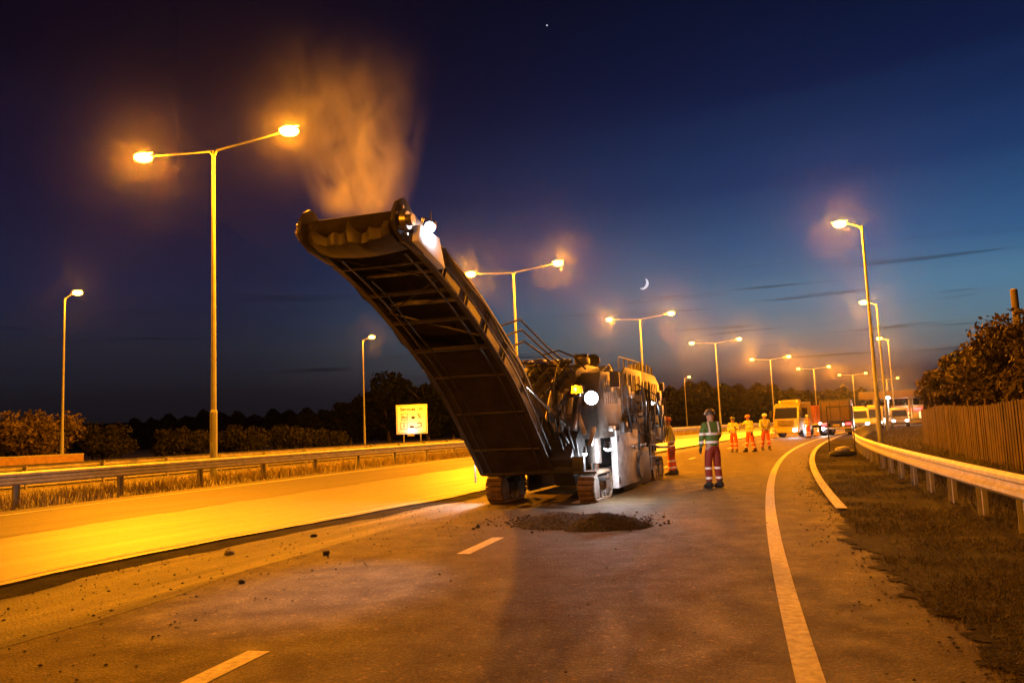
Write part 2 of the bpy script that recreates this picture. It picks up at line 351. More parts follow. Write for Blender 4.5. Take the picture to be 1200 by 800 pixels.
# image polylines as real ground lines
def poly_ground(pts): return smooth_curve([at(x, y, z).xy for x, y, z in pts], .3)
ST = poly_ground([(-260, 752, .0), (0, 693, .005), (150, 659, .01), (300, 628, .015), (450, 600, .02), (552, 580, .02), (640, 558, .02)])
BD = poly_ground([(-320, 850, 0), (0, 762, 0), (160, 712, 0), (320, 660, 0), (450, 622, 0), (570, 592, 0), (660, 566, 0)])
def u_of(poly):
    P = np.array([(v.x, v.y) for v in poly]); Ii = []; Uu = []
    for x, y in P:
        i, u = su(x, y); Ii.append(i); Uu.append(u)
    o = np.argsort(Ii); return np.array(Ii)[o], np.array(Uu)[o]
SI, SU = u_of(ST); BI, BU = u_of(BD)
us_ = lambda i: float(np.interp(i, SI, SU)); ub_ = lambda i: float(np.interp(i, BI, BU))
jag = lambda i, a=.05: a*math.sin(i*.9)+a*.7*math.sin(i*2.3+1)+a*.5*math.sin(i*5.1)
ez = lambda i: us_(i)+.22+jag(i, .015)
strip_sheet('smooth_carriageway', ez, 15.2, .035, 'fresh', step=1, nu=16)
V = []; I = list(range(0, len(CPA)-1))
for i in I: V += [pu(i, ez(i)-.06, -.02), pu(i, ez(i), .035)]
strip_sheet('worn_carriageway', lambda i: 11.6+.10*math.sin(i*.11)+jag(i, .05), 15.2, .039, 'fresh_worn', step=1, nu=8)
tag(np_mesh('carriageway_step', V, [(2*k, 2*k+2, 2*k+3, 2*k+1) for k in range(len(I)-1)], 'trench'), kind='structure')
strip_sheet('planed_strip', lambda i: ub_(i)+jag(i, .03), lambda i: us_(i), .004, 'milled', i0=40, i1=idx_y(90), step=1, nu=6)
strip_sheet('cut_strip', lambda i: us_(i)-.36+jag(i, .07), lambda i: us_(i)+.28, .009, 'trench', i0=40, i1=idx_y(90), step=1, nu=4)
# painted markings
strip_sheet('edge_marking', -.085, .085, .005, 'paint', step=1, nu=1)
strip_sheet('edge_marking', 14.3, 14.42, .044, 'paint', step=1, nu=1)
strip_sheet('edge_marking', lambda i: us_(i)+.40, lambda i: us_(i)+.50, .040, 'paint', i0=60, i1=idx_y(40), step=1, nu=1)
strip_sheet('edge_marking', 25.2, 25.35, .026, 'paint', step=2, nu=1)
RL = poly_ground([(988, 599, 0), (975, 575, 0), (965, 558, 0), (961, 545, 0), (963, 530, 0), (970, 518, 0), (985, 508, 0)])
i0 = su(RL[0].x, RL[0].y)[0]
strip_sheet('kerb_marking', -1.22, -1.04, .045, 'paint', i0=i0, step=1, nu=1)
mb = MB()
u0 = su(*at(254, 771).xy)[1]
for k in range(0, 30):
    a = su(*at(254, 771).xy)[0]-2 + int(k*12.6)
    if a+5 >= len(CPA): break
    if 1 <= k <= 0: continue
    mb.loft([[pu(j+.6, 3.74, .005), pu(j+.6, 3.92, .005)] for j in range(a-1, a+3)], close=False, cap=False)
tag(mb.build('lane_marking', 'paint'), kind='structure')
print('dash u', u0, 'cam u', su(0, 0))
# ------------------------------------------------------------------ lighting columns
def column_z(x, y): return ground(x, y)
def lens_head(parent, c, d, m, power, lid):
    """c = end of arm, d = unit outward vector"""
    d = Vector(d); rot = Matrix((Vector((d.y, -d.x, 0)), d, Vector((0, 0, 1)))).transposed()
    mb = MB(); rings = []
    for t, w, h in ((-.12, .035, .04), (.0, .045, .04), (.3, .055, .04), (.6, .05, .04), (.75, .03, .03)):
        rings.append([Vector(c)+rot @ Vector((math.cos(a)*w, t, max(0, math.sin(a))*h+.13)) for a in [k*math.pi/5 for k in range(10)]])
    mb.loft(rings); hd_ = mb.build('lamp_head', 'lamp_body', parent)
    mb = MB(); mb.sphere(Vector(c)+d*.32+Vector((0, 0, .0)), 1, (.27+.1*abs(d.x), .27+.1*abs(d.y), .19), 14)
    mb.build('bowl', m, hd_)
    light('sodium_light', 'POINT', Vector(c)+d*.32+Vector((0, 0, -.02)), power, SODIUM, hd_, .10)
def lighting_column(x, y, H, heading, arms, label, group, power=LAMP_W, armlen=3.2, m='sodium', lean=0.0):
    z = column_z(x, y); t = empty('street_lamp', (x, y, z)); tag(t, label, 'street lamp', group)
    mb = MB(); mb.cyl((0, 0, 0), (0, 0, 2.4), .135, .13, 14); mb.cyl((0, 0, 2.4), (0, 0, 2.5), .13, .10, 14); mb.cyl((0, 0, 2.5), (0, 0, H), .10, .055, 12)
    mb.box((0, -.135, 1.0), (.1, .02, .5), bev=.005); mb.build('pole', 'pole', t)
    r = Vector((math.cos(heading), -math.sin(heading), 0))
    for sgn in arms:
        d = r*sgn; a = [(0, 0, H-.25), d*.15+Vector((0, 0, H-.02)), d*(armlen*.5)+Vector((0, 0, H+.10)), d*armlen+Vector((0, 0, H+.24))]
        MB().tube(a, [.05, .045, .035, .03], 8).build('arm', 'pole', t)
        lens_head(t, Vector(a[-1]), d, m, power, sgn)
    return t
dbl = [((-23.0, 4.4), None)]
lab = ['tall twin-arm street lamp standing nearest, behind the left crash barrier', 'twin-arm street lamp rising behind the raised conveyor of the milling machine', 'twin-arm street lamp standing just behind the rear of the milling machine',
       'twin-arm street lamp above the dark-vested worker, next beyond the milling machine', 'fourth twin-arm street lamp receding to the right of the dark-vested worker', 'twin-arm street lamp above the tipper lorry and the yellow lorry', 'twin-arm street lamp above and just right of the tipper lorry', 'farthest small twin-arm street lamp seen beside the pole of the single-arm lamp']
hp = [(350, 248), (186, 605), (124, 752), (92, 839), (70, 902), (57, 952), (48, 997), (41, 1036)]
for k, (hpx, px) in enumerate(hp):
    d = F*11.2/hpx; x = (px-600)/F*d; i = su(x, d)[0]
    lighting_column(x, d, 12.5, head(i), (-1, 1), lab[k], 'twin-arm street lamps on the central reserve', LAMP_W if k < 1 else LAMP_W*1.0, 3.1, 'sodium' if k < 3 else 'sodium_far')
lighting_column(-23.0, 4.4, 12.5, .35, (-1, 1), 'twin-arm street lamp outside the left edge of the photo, behind the crash barrier', 'twin-arm street lamps on the central reserve', LAMP_W*.14)
for hpx, px, sg, lb in ((177, 71, 1, 'single-arm street lamp at the far left above the low wall'), (112, 424, 1, 'single-arm street lamp standing left of the white services sign'), (52, 800, 1, 'short-looking single-arm street lamp between the machine and the dark-vested worker')):
    d = F*11.2/hpx; x = (px-600)/F*d; i = su(x, d)[0]
    lighting_column(x, d, 12.5, head(i), (sg,), lb, 'single-arm street lamps beyond the far carriageway', LAMP_W*.15, 1.0)
for d, x, lb in ((44, 19.6, 'tall single-arm street lamp standing behind the right crash barrier'), (76, 34.6, 'single-arm street lamp whose pole hides behind the nearest right-hand lamp'), (113, 52.6, 'slim single-arm street lamp between the tall right-hand lamp and the trees')):
    i = su(x, d)[0]
    lighting_column(x, d, 12.0, head(i), (-1,), lb, 'single-arm street lamps behind the right crash barrier', LAMP_W*(.75 if d < 50 else .9), .8)
lighting_column(-1.0, -19.0, 12.0, .26, (-1,), 'single-arm street lamp behind the photographer on the right verge', 'single-arm street lamps behind the right crash barrier', LAMP_W*.75, .8)
# ------------------------------------------------------------------ crash barriers
def barrier(u, ia, ib, top, face, label, double=False, m='galv', post_step=4, maxposts=100, beamh=.31):
    i0 = ia; o = pu(i0, u); t = empty('crash_barrier', o); tag(t, label, 'crash barrier')
    prof = [(0, .5), (.03, .5), (.075, .36), (.075, .2), (.02, .1), (.02, -.1), (.075, -.2), (.075, -.36), (.03, -.5), (0, -.5), (.012, -.47), (.05, -.36), (.05, -.2), (-.005, -.1), (-.005, .1), (.05, .2), (.05, .36), (.012, .47)]
    mb = MB(); rings = []
    for i in list(range(ia, ib, 3)):
        q = pu(i, u)-o; n = Vector((*NA[i], 0))*face
        rings.append([q+n*(.09+a)+Vector((0, 0, top-beamh/2+b*beamh)) for a, b in prof])
    mb.loft(rings); rail = mb.build('rail', m, t)
    me = None; c = 0
    for i in range(ia+1, ib, post_step):
        q = pu(i, u)-o; rz = -head(i)
        if me is None:
            mb = MB(); h = top-.03
            mb.box((0, 0, h/2-.05), (.012, .11, h+.1)); mb.box((.03*face*-1, .055, h/2-.05), (.06, .010, h+.1)); mb.box((.03*face, -.055, h/2-.05), (.06, .010, h+.1))
            mb.box((-.05*face*1.0, 0, top-beamh/2), (.09, .1, .2), bev=.01)
            po = mb.build('post', 'galv_old', t); me = po.data
        else:
            po = bpy.data.objects.new('post', me); COL.objects.link(po); po.parent = t
        po.location = q; po.rotation_euler = (0, 0, rz); c += 1
        if c >= maxposts: break
    return t
barrier(-3.0, 104, 460, .77, 1, 'bright galvanised crash barrier along the dark right-hand verge')
barrier(16.5, 84, 420, .80, -1, 'near crash barrier along the left side of the yellow-lit carriageway', m='galv', post_step=6)
barrier(23.4, 84, 420, .80, 1, 'second crash barrier behind the near one, beyond the grass of the central reserve', m='galv_old', post_step=6)
# ------------------------------------------------------------------ grass
def blades(name, n, fpos, h, w, m, lean=.5):
    P = fpos(n); n = len(P); a = rng.uniform(0, 2*np.pi, n); hh = h*rng.uniform(.45, 1.2, n); ww = w*rng.uniform(.6, 1.3, n)
    dx = np.stack([np.cos(a), np.sin(a), 0*a], 1)*ww[:, None]/2; ln = rng.normal(0, lean, (n, 2))*hh[:, None]
    mid = P+np.stack([ln[:, 0]*.35, ln[:, 1]*.35, hh*.6], 1); tip = P+np.stack([ln[:, 0], ln[:, 1], hh], 1)
    V = np.stack([P-dx, P+dx, mid+dx*.6, mid-dx*.6, tip+dx*.05, tip-dx*.05], 1).reshape(-1, 3)
    b = np.arange(n)[:, None]*6; Fc = np.concatenate([b+np.array([[0, 1, 2, 3]]), b+np.array([[3, 2, 4, 5]])])
    o = np_mesh(name, V, Fc, m); return tag(o, kind='stuff')
def sample_band(ua, ub, ia, ib, clump=.0, power=1.0):
    def f(n):
        i = ia+(ib-ia)*rng.random(n)**power; u = rng.uniform(ua, ub, n); ii = np.clip(i.astype(int), 0, len(CPA)-2); fr = (i-ii)[:, None]
        q = CPA[ii]*(1-fr)+CPA[ii+1]*fr + NA[ii]*u[:, None]; z = zu(u)
        if clump:
            k = np.sin(q[:, 0]*1.7+np.sin(q[:, 1]*2.1)*1.5)*np.sin(q[:, 1]*1.3+np.sin(q[:, 0]*1.1)*2)+rng.normal(0, .35, n); kk = k > clump; q = q[kk]; z = z[kk]
        return np.column_stack([q, z])
    return f
g = blades('dry_grass', 42000, sample_band(15.35, 19.5, 96, 330, -.5, 1.4), .30, .018, 'straw'); g['label'] = 'dry grass along the central reserve'
g = blades('verge_grass', 170000, sample_band(-5, -1.05, 112, 230, -.15, 1.6), .065, .008, 'blade', 1.1); g['label'] = 'short scrubby grass on the right verge'
g = blades('straw_litter', 14000, sample_band(-4.5, -1.0, 112, 200, .25, 1.6), .05, .007, 'straw', 1.6); g['label'] = 'dead straw on the right verge'
g = blades('rough_grass', 30000, sample_band(-8, -3.1, 110, 330, -.4, 1.3), .22, .016, 'blade', .6); g['label'] = 'rough grass behind the right barrier'
# ------------------------------------------------------------------ wooden fence + trees (right)
def fence():
    ia, ib = idx_y(16), idx_y(43.5); u = -6.1; o = pu(ia, u); t = empty('wooden_fence', o); tag(t, 'close-boarded wooden fence below the trees behind the right barrier', 'fence')
    P = [pu(i, u)-o for i in range(ia, ib)]; acc = 0; mb = MB(); L_ = 0; pts = []
    for a, b in zip(P, P[1:]):
        l = (b-a).length
        while acc < l:
            q = a.lerp(b, acc/l); pts.append((q, math.atan2((b-a).x, (b-a).y))); acc += .152
        acc -= l
    for k, (q, h) in enumerate(pts):
        hh = 1.78+random.uniform(-.02, .02)+.06*math.sin(k*.06); rot = Matrix.Rotation(-h, 3, 'Z')
        mb.box(q+Vector((0, 0, hh/2))+rot @ Vector((random.uniform(-.006, .006)-(k % 2)*.014, 0, 0)), (.018, .158, hh), rot)
    mb.build('board', 'wood', t, smooth=False)
    for k in range(0, len(pts), 18):
        q, h = pts[k]; MB().box((0, 0, 1.0), (.1, .1, 1.85), bev=.008).build('post', 'wood', t).location = q+Vector((.08, 0, 0))
    for z in (.4, 1.6):
        mb = MB()
        for k in range(0, len(pts)-18, 18): mb.cyl(pts[k][0]+Vector((.04, 0, z)), pts[min(k+18, len(pts)-1)][0]+Vector((.04, 0, z)), .03, n=4)
        mb.build('rail', 'wood', t)
fence()
def make_tree(loc, H, R, label, group, leafm='leaf', n=5000, trunk_h=.3, cat='tree', name='tree', flat=.8, leaf=.16, stems=1, seed=1, clumps=26):
    r = np.random.default_rng(seed); t = empty(name, loc); tag(t, label, cat, group)
    mb = MB()
    for s_ in range(stems):
        a0 = r.uniform(0, 6.28); base = Vector((math.cos(a0)*.12*s_, math.sin(a0)*.12*s_, -.1)); top = Vector((r.normal(0, R*.15), r.normal(0, R*.15), H*.8))
        pts = [base, base.lerp(top, .35)+Vector((r.normal(0, .1), r.normal(0, .1), 0)), base.lerp(top, .7), top]; rr = H*.022
        mb.tube(pts, [rr*1.3, rr, rr*.6, rr*.2], 8)
        for k in range(7):
            f = r.uniform(.25, .8); b0 = base.lerp(top, f); a = r.uniform(0, 6.28); e = b0+Vector((math.cos(a)*R*.7, math.sin(a)*R*.7, H*r.uniform(.1, .25)))
            mb.tube([b0, b0.lerp(e, .5)+Vector((0, 0, .1)), e], [rr*.5, rr*.3, rr*.1], 6)
    mb.build('trunk', 'bark', t)
    # clump centres through an ellipsoid volume
    C = []; zc = H*(trunk_h+1)/2; hz = H*(1-trunk_h)/2
    while len(C) < clumps:
        v = r.uniform(-1, 1, 3)
        l = np.linalg.norm(v)
        if .35 < l < 1: C.append((v[0]*R*.85, v[1]*R*.85, zc+v[2]*hz*.9, r.uniform(.22, .42)*R))
    C = np.array(C); k = r.integers(0, len(C), n); dv = r.normal(0, 1, (n, 3)); dv /= np.linalg.norm(dv, axis=1)[:, None]; rad = r.random(n)**.45
    P = C[k, :3]+dv*(rad*C[k, 3])[:, None]*np.array([1, 1, flat]); P[:, 2] = np.maximum(P[:, 2], .05)
    A = r.normal(0, 1, (n, 3)); A /= np.linalg.norm(A, axis=1)[:, None]; B = np.cross(A, r.normal(0, 1, (n, 3))); B /= np.linalg.norm(B, axis=1)[:, None]
    sz = leaf*r.uniform(.5, 1.3, n)[:, None]; A *= sz; B *= sz*.6
    V = np.stack([P-A, P+B, P+A, P-B], 1).reshape(-1, 3); Fc = np.arange(4*n).reshape(-1, 4)
    np_mesh('crown', V, Fc, leafm, t); return t
def gz(x, y): return (x, y, 0.0)
make_tree(gz(21.6, 34.5), 5.5, 2.9, 'largest tree leaning over the wooden fence at the right edge', 'trees behind the wooden fence', 'leaf_dry', 16000, .12, leaf=.13, seed=3, clumps=46)
make_tree(gz(20.2, 29.5), 4.9, 2.2, 'bushy tree at the right edge in front of the largest tree', 'trees behind the wooden fence', 'leaf_dry', 12000, .1, leaf=.11, seed=4, clumps=34)
make_tree(gz(24.2, 45.5), 4.7, 1.5, 'rounded tree left of the largest one above the fence end', 'trees behind the wooden fence', 'leaf_dry', 9000, .15, leaf=.13, seed=5, clumps=30)
make_tree(gz(33, 62), 4.6, 1.9, 'small dark tree above the end of the wooden fence', 'trees behind the wooden fence', 'leaf', 7000, .15, leaf=.15, seed=6, clumps=24)
make_tree(gz(26.6, 48), 5.1, 2.2, 'dark tree in the gap between the two lit trees', 'trees behind the wooden fence', 'leaf', 7000, .15, leaf=.15, seed=8, clumps=24)
# left side shrubs and hedge
b = at(35, 519, .25); 
make_tree((-36.5, 62, .2), 4.0, 3.4, 'pale bare-branched bush at the far left edge', None, 'leaf_pale', 3600, .12, 'bush', 'bush', leaf=.17, stems=4, seed=11, clumps=26)
for k, (x, y, h, r_) in enumerate(((-36.5, 74, 3.3, 3.2), (-32, 78, 3.1, 3.2), (-27.5, 84, 2.9, 3.2), (-23.5, 90, 2.7, 3.2), (-20, 97, 2.5, 3.4), (-17.5, 105, 2.2, 3.4))):
    labs = ['tallest dark hedge bush just right of the left-hand lamp post', 'second hedge bush from the left-hand lamp post', 'third hedge bush from the left-hand lamp post', 'fourth hedge bush from the left-hand lamp post', 'fifth hedge bush from the left-hand lamp post', 'lowest hedge bush ending near the tall twin-arm lamp']
    make_tree((x-7, y, .2), h, r_, labs[k], 'hedge bushes beyond the far carriageway', 'leaf_hedge', 4200, .03, 'hedge bush', 'hedge_bush', leaf=.2, stems=3, seed=20+k, clumps=22)
for k, (px, py, hh, rr, d, lb) in enumerate(((455, 440, 0, 5.2, 125, 'broad dark tree silhouette left of the services sign'), (410, 462, 0, 4.0, 128, 'dark tree silhouette behind the lamp left of the services sign'), (500, 442, 0, 4.6, 120, 'dark tree silhouette right behind the services sign'), (530, 462, 0, 4.0, 124, 'dark tree silhouette under the raised conveyor'), (370, 480, 0, 3.5, 130, 'low dark tree at the left end of the silhouetted clump'))):
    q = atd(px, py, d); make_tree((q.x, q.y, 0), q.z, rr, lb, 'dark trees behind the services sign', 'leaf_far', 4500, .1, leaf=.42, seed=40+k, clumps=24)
# hills and far wood
def ridge(name, pts, depth, thick, m):
    V = []; mb = MB(); rings = []
    P = smooth_curve([atd(px, py, depth) for px, py in pts], 8)
    for q in P: rings.append([Vector((q.x, q.y-thick, -1)), Vector((q.x, q.y-thick*.4, max(q.z*.7, 0))), Vector((q.x, q.y, q.z+random.uniform(-.6, .6))), Vector((q.x, q.y+thick, -1))])
    mb.loft(rings, close=True); return tag(mb.build(name, m), kind='structure')
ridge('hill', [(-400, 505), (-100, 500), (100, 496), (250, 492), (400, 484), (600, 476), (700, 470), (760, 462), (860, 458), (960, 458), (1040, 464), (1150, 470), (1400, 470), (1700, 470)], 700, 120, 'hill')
def wood():
    V = []; n = 60000
    px = rng.uniform(120, 1120, n); prof = np.interp(px, [120, 190, 330, 500, 700, 770, 830, 880, 940, 1000, 1060, 1120], [508, 490, 486, 482, 470, 458, 452, 453, 462, 458, 468, 474])
    prof = prof+4*np.sin(px*.11)*np.sin(px*.043+1)+3*np.sin(px*.31)
    py = prof+rng.random(n)**1.3*34+rng.normal(0, 1.0, n); d = rng.uniform(330, 370, n)
    P = np.array([atd(float(a), float(b_), float(c)) for a, b_, c in zip(px, py, d)]); P[:, 2] = np.maximum(P[:, 2], .2)
    A = rng.normal(0, 1, (n, 3)); A /= np.linalg.norm(A, axis=1)[:, None]; B = np.cross(A, rng.normal(0, 1, (n, 3))); B /= np.linalg.norm(B, axis=1)[:, None]
    A *= 1.1; B *= .8
    Vv = np.stack([P-A, P+B, P+A, P-B], 1).reshape(-1, 3)
    o = np_mesh('far_wood', Vv, np.arange(4*n).reshape(-1, 4), 'leaf_far'); tag(o, kind='stuff'); o['label'] = 'dark far-off wood along the skyline'
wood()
# ------------------------------------------------------------------ low wall left + slip
q0 = Vector((-52, 52, .25)); 
mb = MB()
a = atd(-60, 545, 50); c = atd(98, 538, 56)
A0 = Vector((a.x, a.y, 0)); C0 = Vector((c.x, c.y, 0)); dd = (C0-A0); nrm = Vector((-dd.y, dd.x, 0)).normalized()*.25
t = empty('low_wall', A0); tag(t, 'low brick wall below the pale bush at the far left', 'wall')
mb = MB(); mb.prism([(0, 0, 0), dd, dd+Vector((0, 0, 1.05)), (0, 0, 1.05)], nrm); mb.build('wall', 'brick', t)
mb = MB(); mb.prism([(-dd.normalized()*.02)+Vector((0, 0, 1.05))-nrm*.1, dd*1.001+Vector((0, 0, 1.05))-nrm*.1, dd*1.001+Vector((0, 0, 1.13))-nrm*.1, (-dd.normalized()*.02)+Vector((0, 0, 1.13))-nrm*.1], nrm*1.2); mb.build('coping', 'conc', t)
# ------------------------------------------------------------------ services sign
def text_mesh(name, body, size, m, parent, loc, rot, ext=.004):
    cu = bpy.data.curves.new(name, 'FONT'); cu.body = body; cu.size = size; cu.extrude = ext; cu.align_x = 'CENTER'; cu.align_y = 'CENTER'; cu.offset = size*.02
    o = bpy.data.objects.new(name, cu); COL.objects.link(o); bpy.context.view_layer.update()
    me = bpy.data.meshes.new_from_object(o.evaluated_get(bpy.context.evaluated_depsgraph_get())); bpy.data.objects.remove(o)
    me.materials.append(MT[m]); n = bpy.data.objects.new(name, me); COL.objects.link(n); n.parent = parent; n.location = loc; n.rotation_euler = rot; return n
def services_sign():
    d = 62; c = atd(482.5, 491, d); W_ = 36.5/F*d; H_ = 34/F*d; t = empty('road_sign', (c.x, c.y, ground(c.x, c.y)), math.radians(-3)); tag(t, 'white services direction sign with black symbols on two posts behind the left barriers', 'road sign')
    zc = c.z-ground(c.x, c.y)
    pn = MB().box((0, 0, zc), (W_, .04, H_), bev=.01).build('sign_panel', 'signw', t)
    mb = MB(); w2, h2 = W_/2-.07, H_/2-.07
    for s_ in (-1, 1): mb.box((s_*w2, -.024, zc), (.03, .006, 2*h2)); mb.box((0, -.024, zc+s_*h2), (2*w2, .006, .03))
    mb.build('border', 'signb', pn)
    text_mesh('lettering', 'Services 1m', .36, 'signb', pn, (0, -.026, zc+.78), (math.pi/2, 0, 0))
    R = (math.pi/2, 0, 0)
    def frame(cx, cz, s_):
        mb = MB()
        for q in (-1, 1): mb.box((cx+q*s_/2, -.025, cz), (.035, .006, s_)); mb.box((cx, -.025, cz+q*s_/2), (s_, .006, .035))
        return mb
    mb = frame(-.55, zc+.2, .5); mb.box((-.55, -.026, zc+.14), (.36, .006, .07)); mb.box((-.71, -.026, zc+.2), (.04, .006, .24)); mb.box((-.4, -.026, zc+.13), (.04, .006, .12)); mb.sphere((-.62, -.026, zc+.22), .045, (1, .1, 1)); mb.build('bed_symbol', 'signb', pn)
    mb = MB(); mb.box((.1, -.026, zc+.12), (.2, .006, .2), taper=(1.3, 1)); mb.tube([(.22, -.026, zc+.18), (.29, -.026, zc+.16), (.28, -.026, zc+.08), (.2, -.026, zc+.07)], .018, 6); mb.tube([(.06, -.026, zc+.27), (.09, -.026, zc+.33), (.05, -.026, zc+.38)], .015, 6); mb.build('cup_symbol', 'signb', pn)
    mb = MB(); mb.cyl((.48, -.026, zc+.02), (.76, -.026, zc+.4), .022, n=6); mb.cyl((.76, -.026, zc+.02), (.48, -.026, zc+.4), .022, n=6); mb.sphere((.49, -.026, zc+.38), .06, (.8, .1, 1.2)); mb.build('fork_and_knife_symbol', 'signb', pn)
    mb = frame(-.6, zc-.48, .5); mb.build('symbol_frame', 'signb', pn)
    text_mesh('letter_symbol', 'i', .48, 'signb', pn, (-.6, -.026, zc-.48), R)
    mb = MB(); mb.tube([(.1, -.026, zc-.62), (.35, -.026, zc-.66), (.6, -.026, zc-.6), (.78, -.026, zc-.48), (.76, -.026, zc-.34), (.58, -.026, zc-.28), (.42, -.026, zc-.32)], .035, 8)
    mb.box((0.0, -.026, zc-.58), (.3, .006, .17)); mb.build('arrow_symbol', 'signb', pn)
    ln = MB().box((0, -.55, zc-H_/2-.12), (.5, .16, .1), bev=.02).build('sign_fill_lantern', 'lamp_body', t); MB().cyl((0, 0, zc-H_/2-.1), (0, -.55, zc-H_/2-.12), .02, n=8).build('fill_lantern_arm', 'galv_old', t)  # invented lantern and arm, added below the panel to whiten the sign
    light('sign_fill_light', 'AREA', (0, -.62, zc-H_/2-.04), 2.2, (1, .93, .85), ln, direction=(0, .45, 1))  # added fill light that lifts the white of the panel
    for s_ in (-.65, .65): MB().cyl((s_, .05, -.2), (s_, .05, zc+H_*.4), .045, n=10).build('post', 'galv_old', t)
services_sign()
# ------------------------------------------------------------------ the cold milling machine
def machine():
    a = at(581, 590); b = at(687, 590); O = (a+b)/2; HM = .36; O.z = 0
    t = empty('milling_machine', O, -HM); tag(t, 'large dusty road milling machine with its conveyor raised high and work lights on', 'milling machine')
    MW = Matrix.Translation(O) @ Matrix.Rotation(-HM, 4, 'Z'); MI = MW.inverted()
    HT = (b-a).length/2
    def onside(px, py, X):
        o = MI @ Vector((0, 0, EYE)); d = (MI.to_3x3() @ ray(px, py)); k = (X-o.x)/d.x; return o+d*k
    def tw(v): return MW @ Vector(v)
    # crawler tracks
    def track(cx, cy):
        Ls, Hh, Wd = 1.55, .62, .36; mb = MB(); n = 34; pts = []
        r = Hh/2-.03; half = Ls/2-r; per = 4*half+2*math.pi*r
        def P(sv):
            sv %= per
            if sv < 2*half: return (-half+sv, r, 0)
            sv -= 2*half
            if sv < math.pi*r: an = sv/r; return (half+math.sin(an)*r, math.cos(an)*r, an)
            sv -= math.pi*r
            if sv < 2*half: return (half-sv, -r, math.pi)
            sv -= 2*half; an = math.pi+sv/r; return (-half+math.sin(an)*r, math.cos(an)*r, an)
        for k in range(n):
            y, z, an = P(per*k/n); rot = Matrix.Rotation(-an, 3, 'X')
            mb.box((cx, cy+y, Hh/2+z), (Wd, per/n*.86, .055), rot, bev=.008)
            mb.box((cx, cy+y, Hh/2+z)+rot @ Vector((0, 0, .03)) if False else Vector((cx, cy+y, Hh/2+z))+rot @ Vector((0, 0, .03)), (Wd*.94, .03, .03), rot)
        tr = mb.build('track', 'pad', t, smooth=False)
        mb = MB(); mb.prism([(cx-Wd/2+.05, cy-half, .15), (cx-Wd/2+.05, cy+half, .15), (cx-Wd/2+.05, cy+half+.1, .3), (cx-Wd/2+.05, cy+half, .46), (cx-Wd/2+.05, cy-half, .46), (cx-Wd/2+.05, cy-half-.1, .3)], (Wd-.1, 0, 0), bev=.01); mb.build('track_frame', 'black', tr)
        for s_ in (-1, 1): MB().cyl((cx-Wd/2+.03, cy+s_*half, Hh/2), (cx+Wd/2-.03, cy+s_*half, Hh/2), r-.05, n=20).build('track_wheel', 'dirtysteel', tr)
        for q in (-.3, 0, .3): MB().cyl((cx-Wd/2+.04, cy+q, .13), (cx+Wd/2-.04, cy+q, .13), .075, n=12).build('track_roller', 'dirtysteel', tr)
        MB().box((cx, cy, .46), (.5, .44, .10), bev=.02).build('track_fork', 'black', tr)
        mb = MB(); mb.cyl((cx, cy, .46), (cx, cy, .95), .09, n=16); mb.build('lift_leg', 'chrome', t)
        MB().cyl((cx, cy, .78), (cx, cy, 1.75), .15, n=18).build('leg_sleeve', 'brown', t)
    for cx, cy in ((-HT, .75), (HT, .75), (-HT, 6.9), (HT, 6.9)): track(cx, cy)
    # chassis
    mb = MB(); mb.prism([(-.85, .2, .85), (-.85, .0, 1.3), (-.85, .6, 1.75), (-.85, 8.2, 1.75), (-.85, 8.45, 1.2), (-.85, 7.9, .8), (-.85, 5.6, .62), (-.85, 2.6, .62)], (1.7, 0, 0), bev=.03); mb.build('chassis', 'black', t)
    MB().box((0, .05, .78), (2.0, .16, .34), bev=.03).build('front_bumper', 'black', t)
    # drum housing with side plates
    mb = MB(); mb.prism([(-1.1, 2.9, .18), (-1.1, 3.0, 1.15), (-1.1, 5.2, 1.15), (-1.1, 5.4, .18)], (2.2, 0, 0), bev=.03); dh = mb.build('drum_housing', 'black', t)
    for s_ in (-1, 1):
        x = s_*1.14; mb = MB(); mb.prism([(x, 2.5, .10), (x, 2.6, .95), (x, 5.7, .95), (x, 5.9, .10), (x, 5.7, .05), (x, 2.7, .05)], (s_*.05, 0, 0), bev=.012); mb.build('side_plate', 'grey', dh)
        MB().cyl((s_*1.1, 4.1, .52), (s_*1.32, 4.1, .52), .28, n=24).build('drum_gear_cover', 'grey', dh)
    # right side body panels (tall pale service panel lit by the lower work light)
    mb = MB(); mb.prism([(1.08, 3.2, 1.0), (1.08, 3.2, 1.74), (1.08, 5.0, 1.74), (1.08, 5.0, 1.0)], (.16, 0, 0), bev=.02); mb.build('service_panel', 'grey', t)
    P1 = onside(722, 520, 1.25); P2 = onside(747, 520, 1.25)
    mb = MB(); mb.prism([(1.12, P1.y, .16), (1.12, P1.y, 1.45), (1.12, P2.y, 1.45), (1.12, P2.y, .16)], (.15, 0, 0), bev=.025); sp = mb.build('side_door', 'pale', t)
    mb = MB(); mb.box((1.29, P2.y-.12, .8), (.03, .03, .22), bev=.006); mb.build('handle', 'black', sp)
    for zz in (.35, 1.25): MB().cyl((1.28, P1.y+.05, zz-.06), (1.28, P1.y+.05, zz+.06), .022, n=8).build('hinge', 'black', sp)
    # front body mass: conveyor turret housing
    mb = MB(); mb.prism([(-.7, .35, 1.2), (-.7, .1, 1.75), (-.7, .55, 2.75), (-.7, 1.3, 2.95), (-.7, 2.6, 2.95), (-.7, 2.6, 1.2)], (1.45, 0, 0), bev=.04); mb.build('turret_housing', 'brown', t)
    for z in (1.7, 2.0, 2.3): pass
    mb = MB(); mb.prism([(.78, .5, 1.3), (.78, .4, 2.0), (.78, .8, 2.72), (.78, 2.6, 2.8), (.78, 2.6, 1.3)], (.45, 0, 0), bev=.03); hb = mb.build('hydraulics_box', 'brown', t)
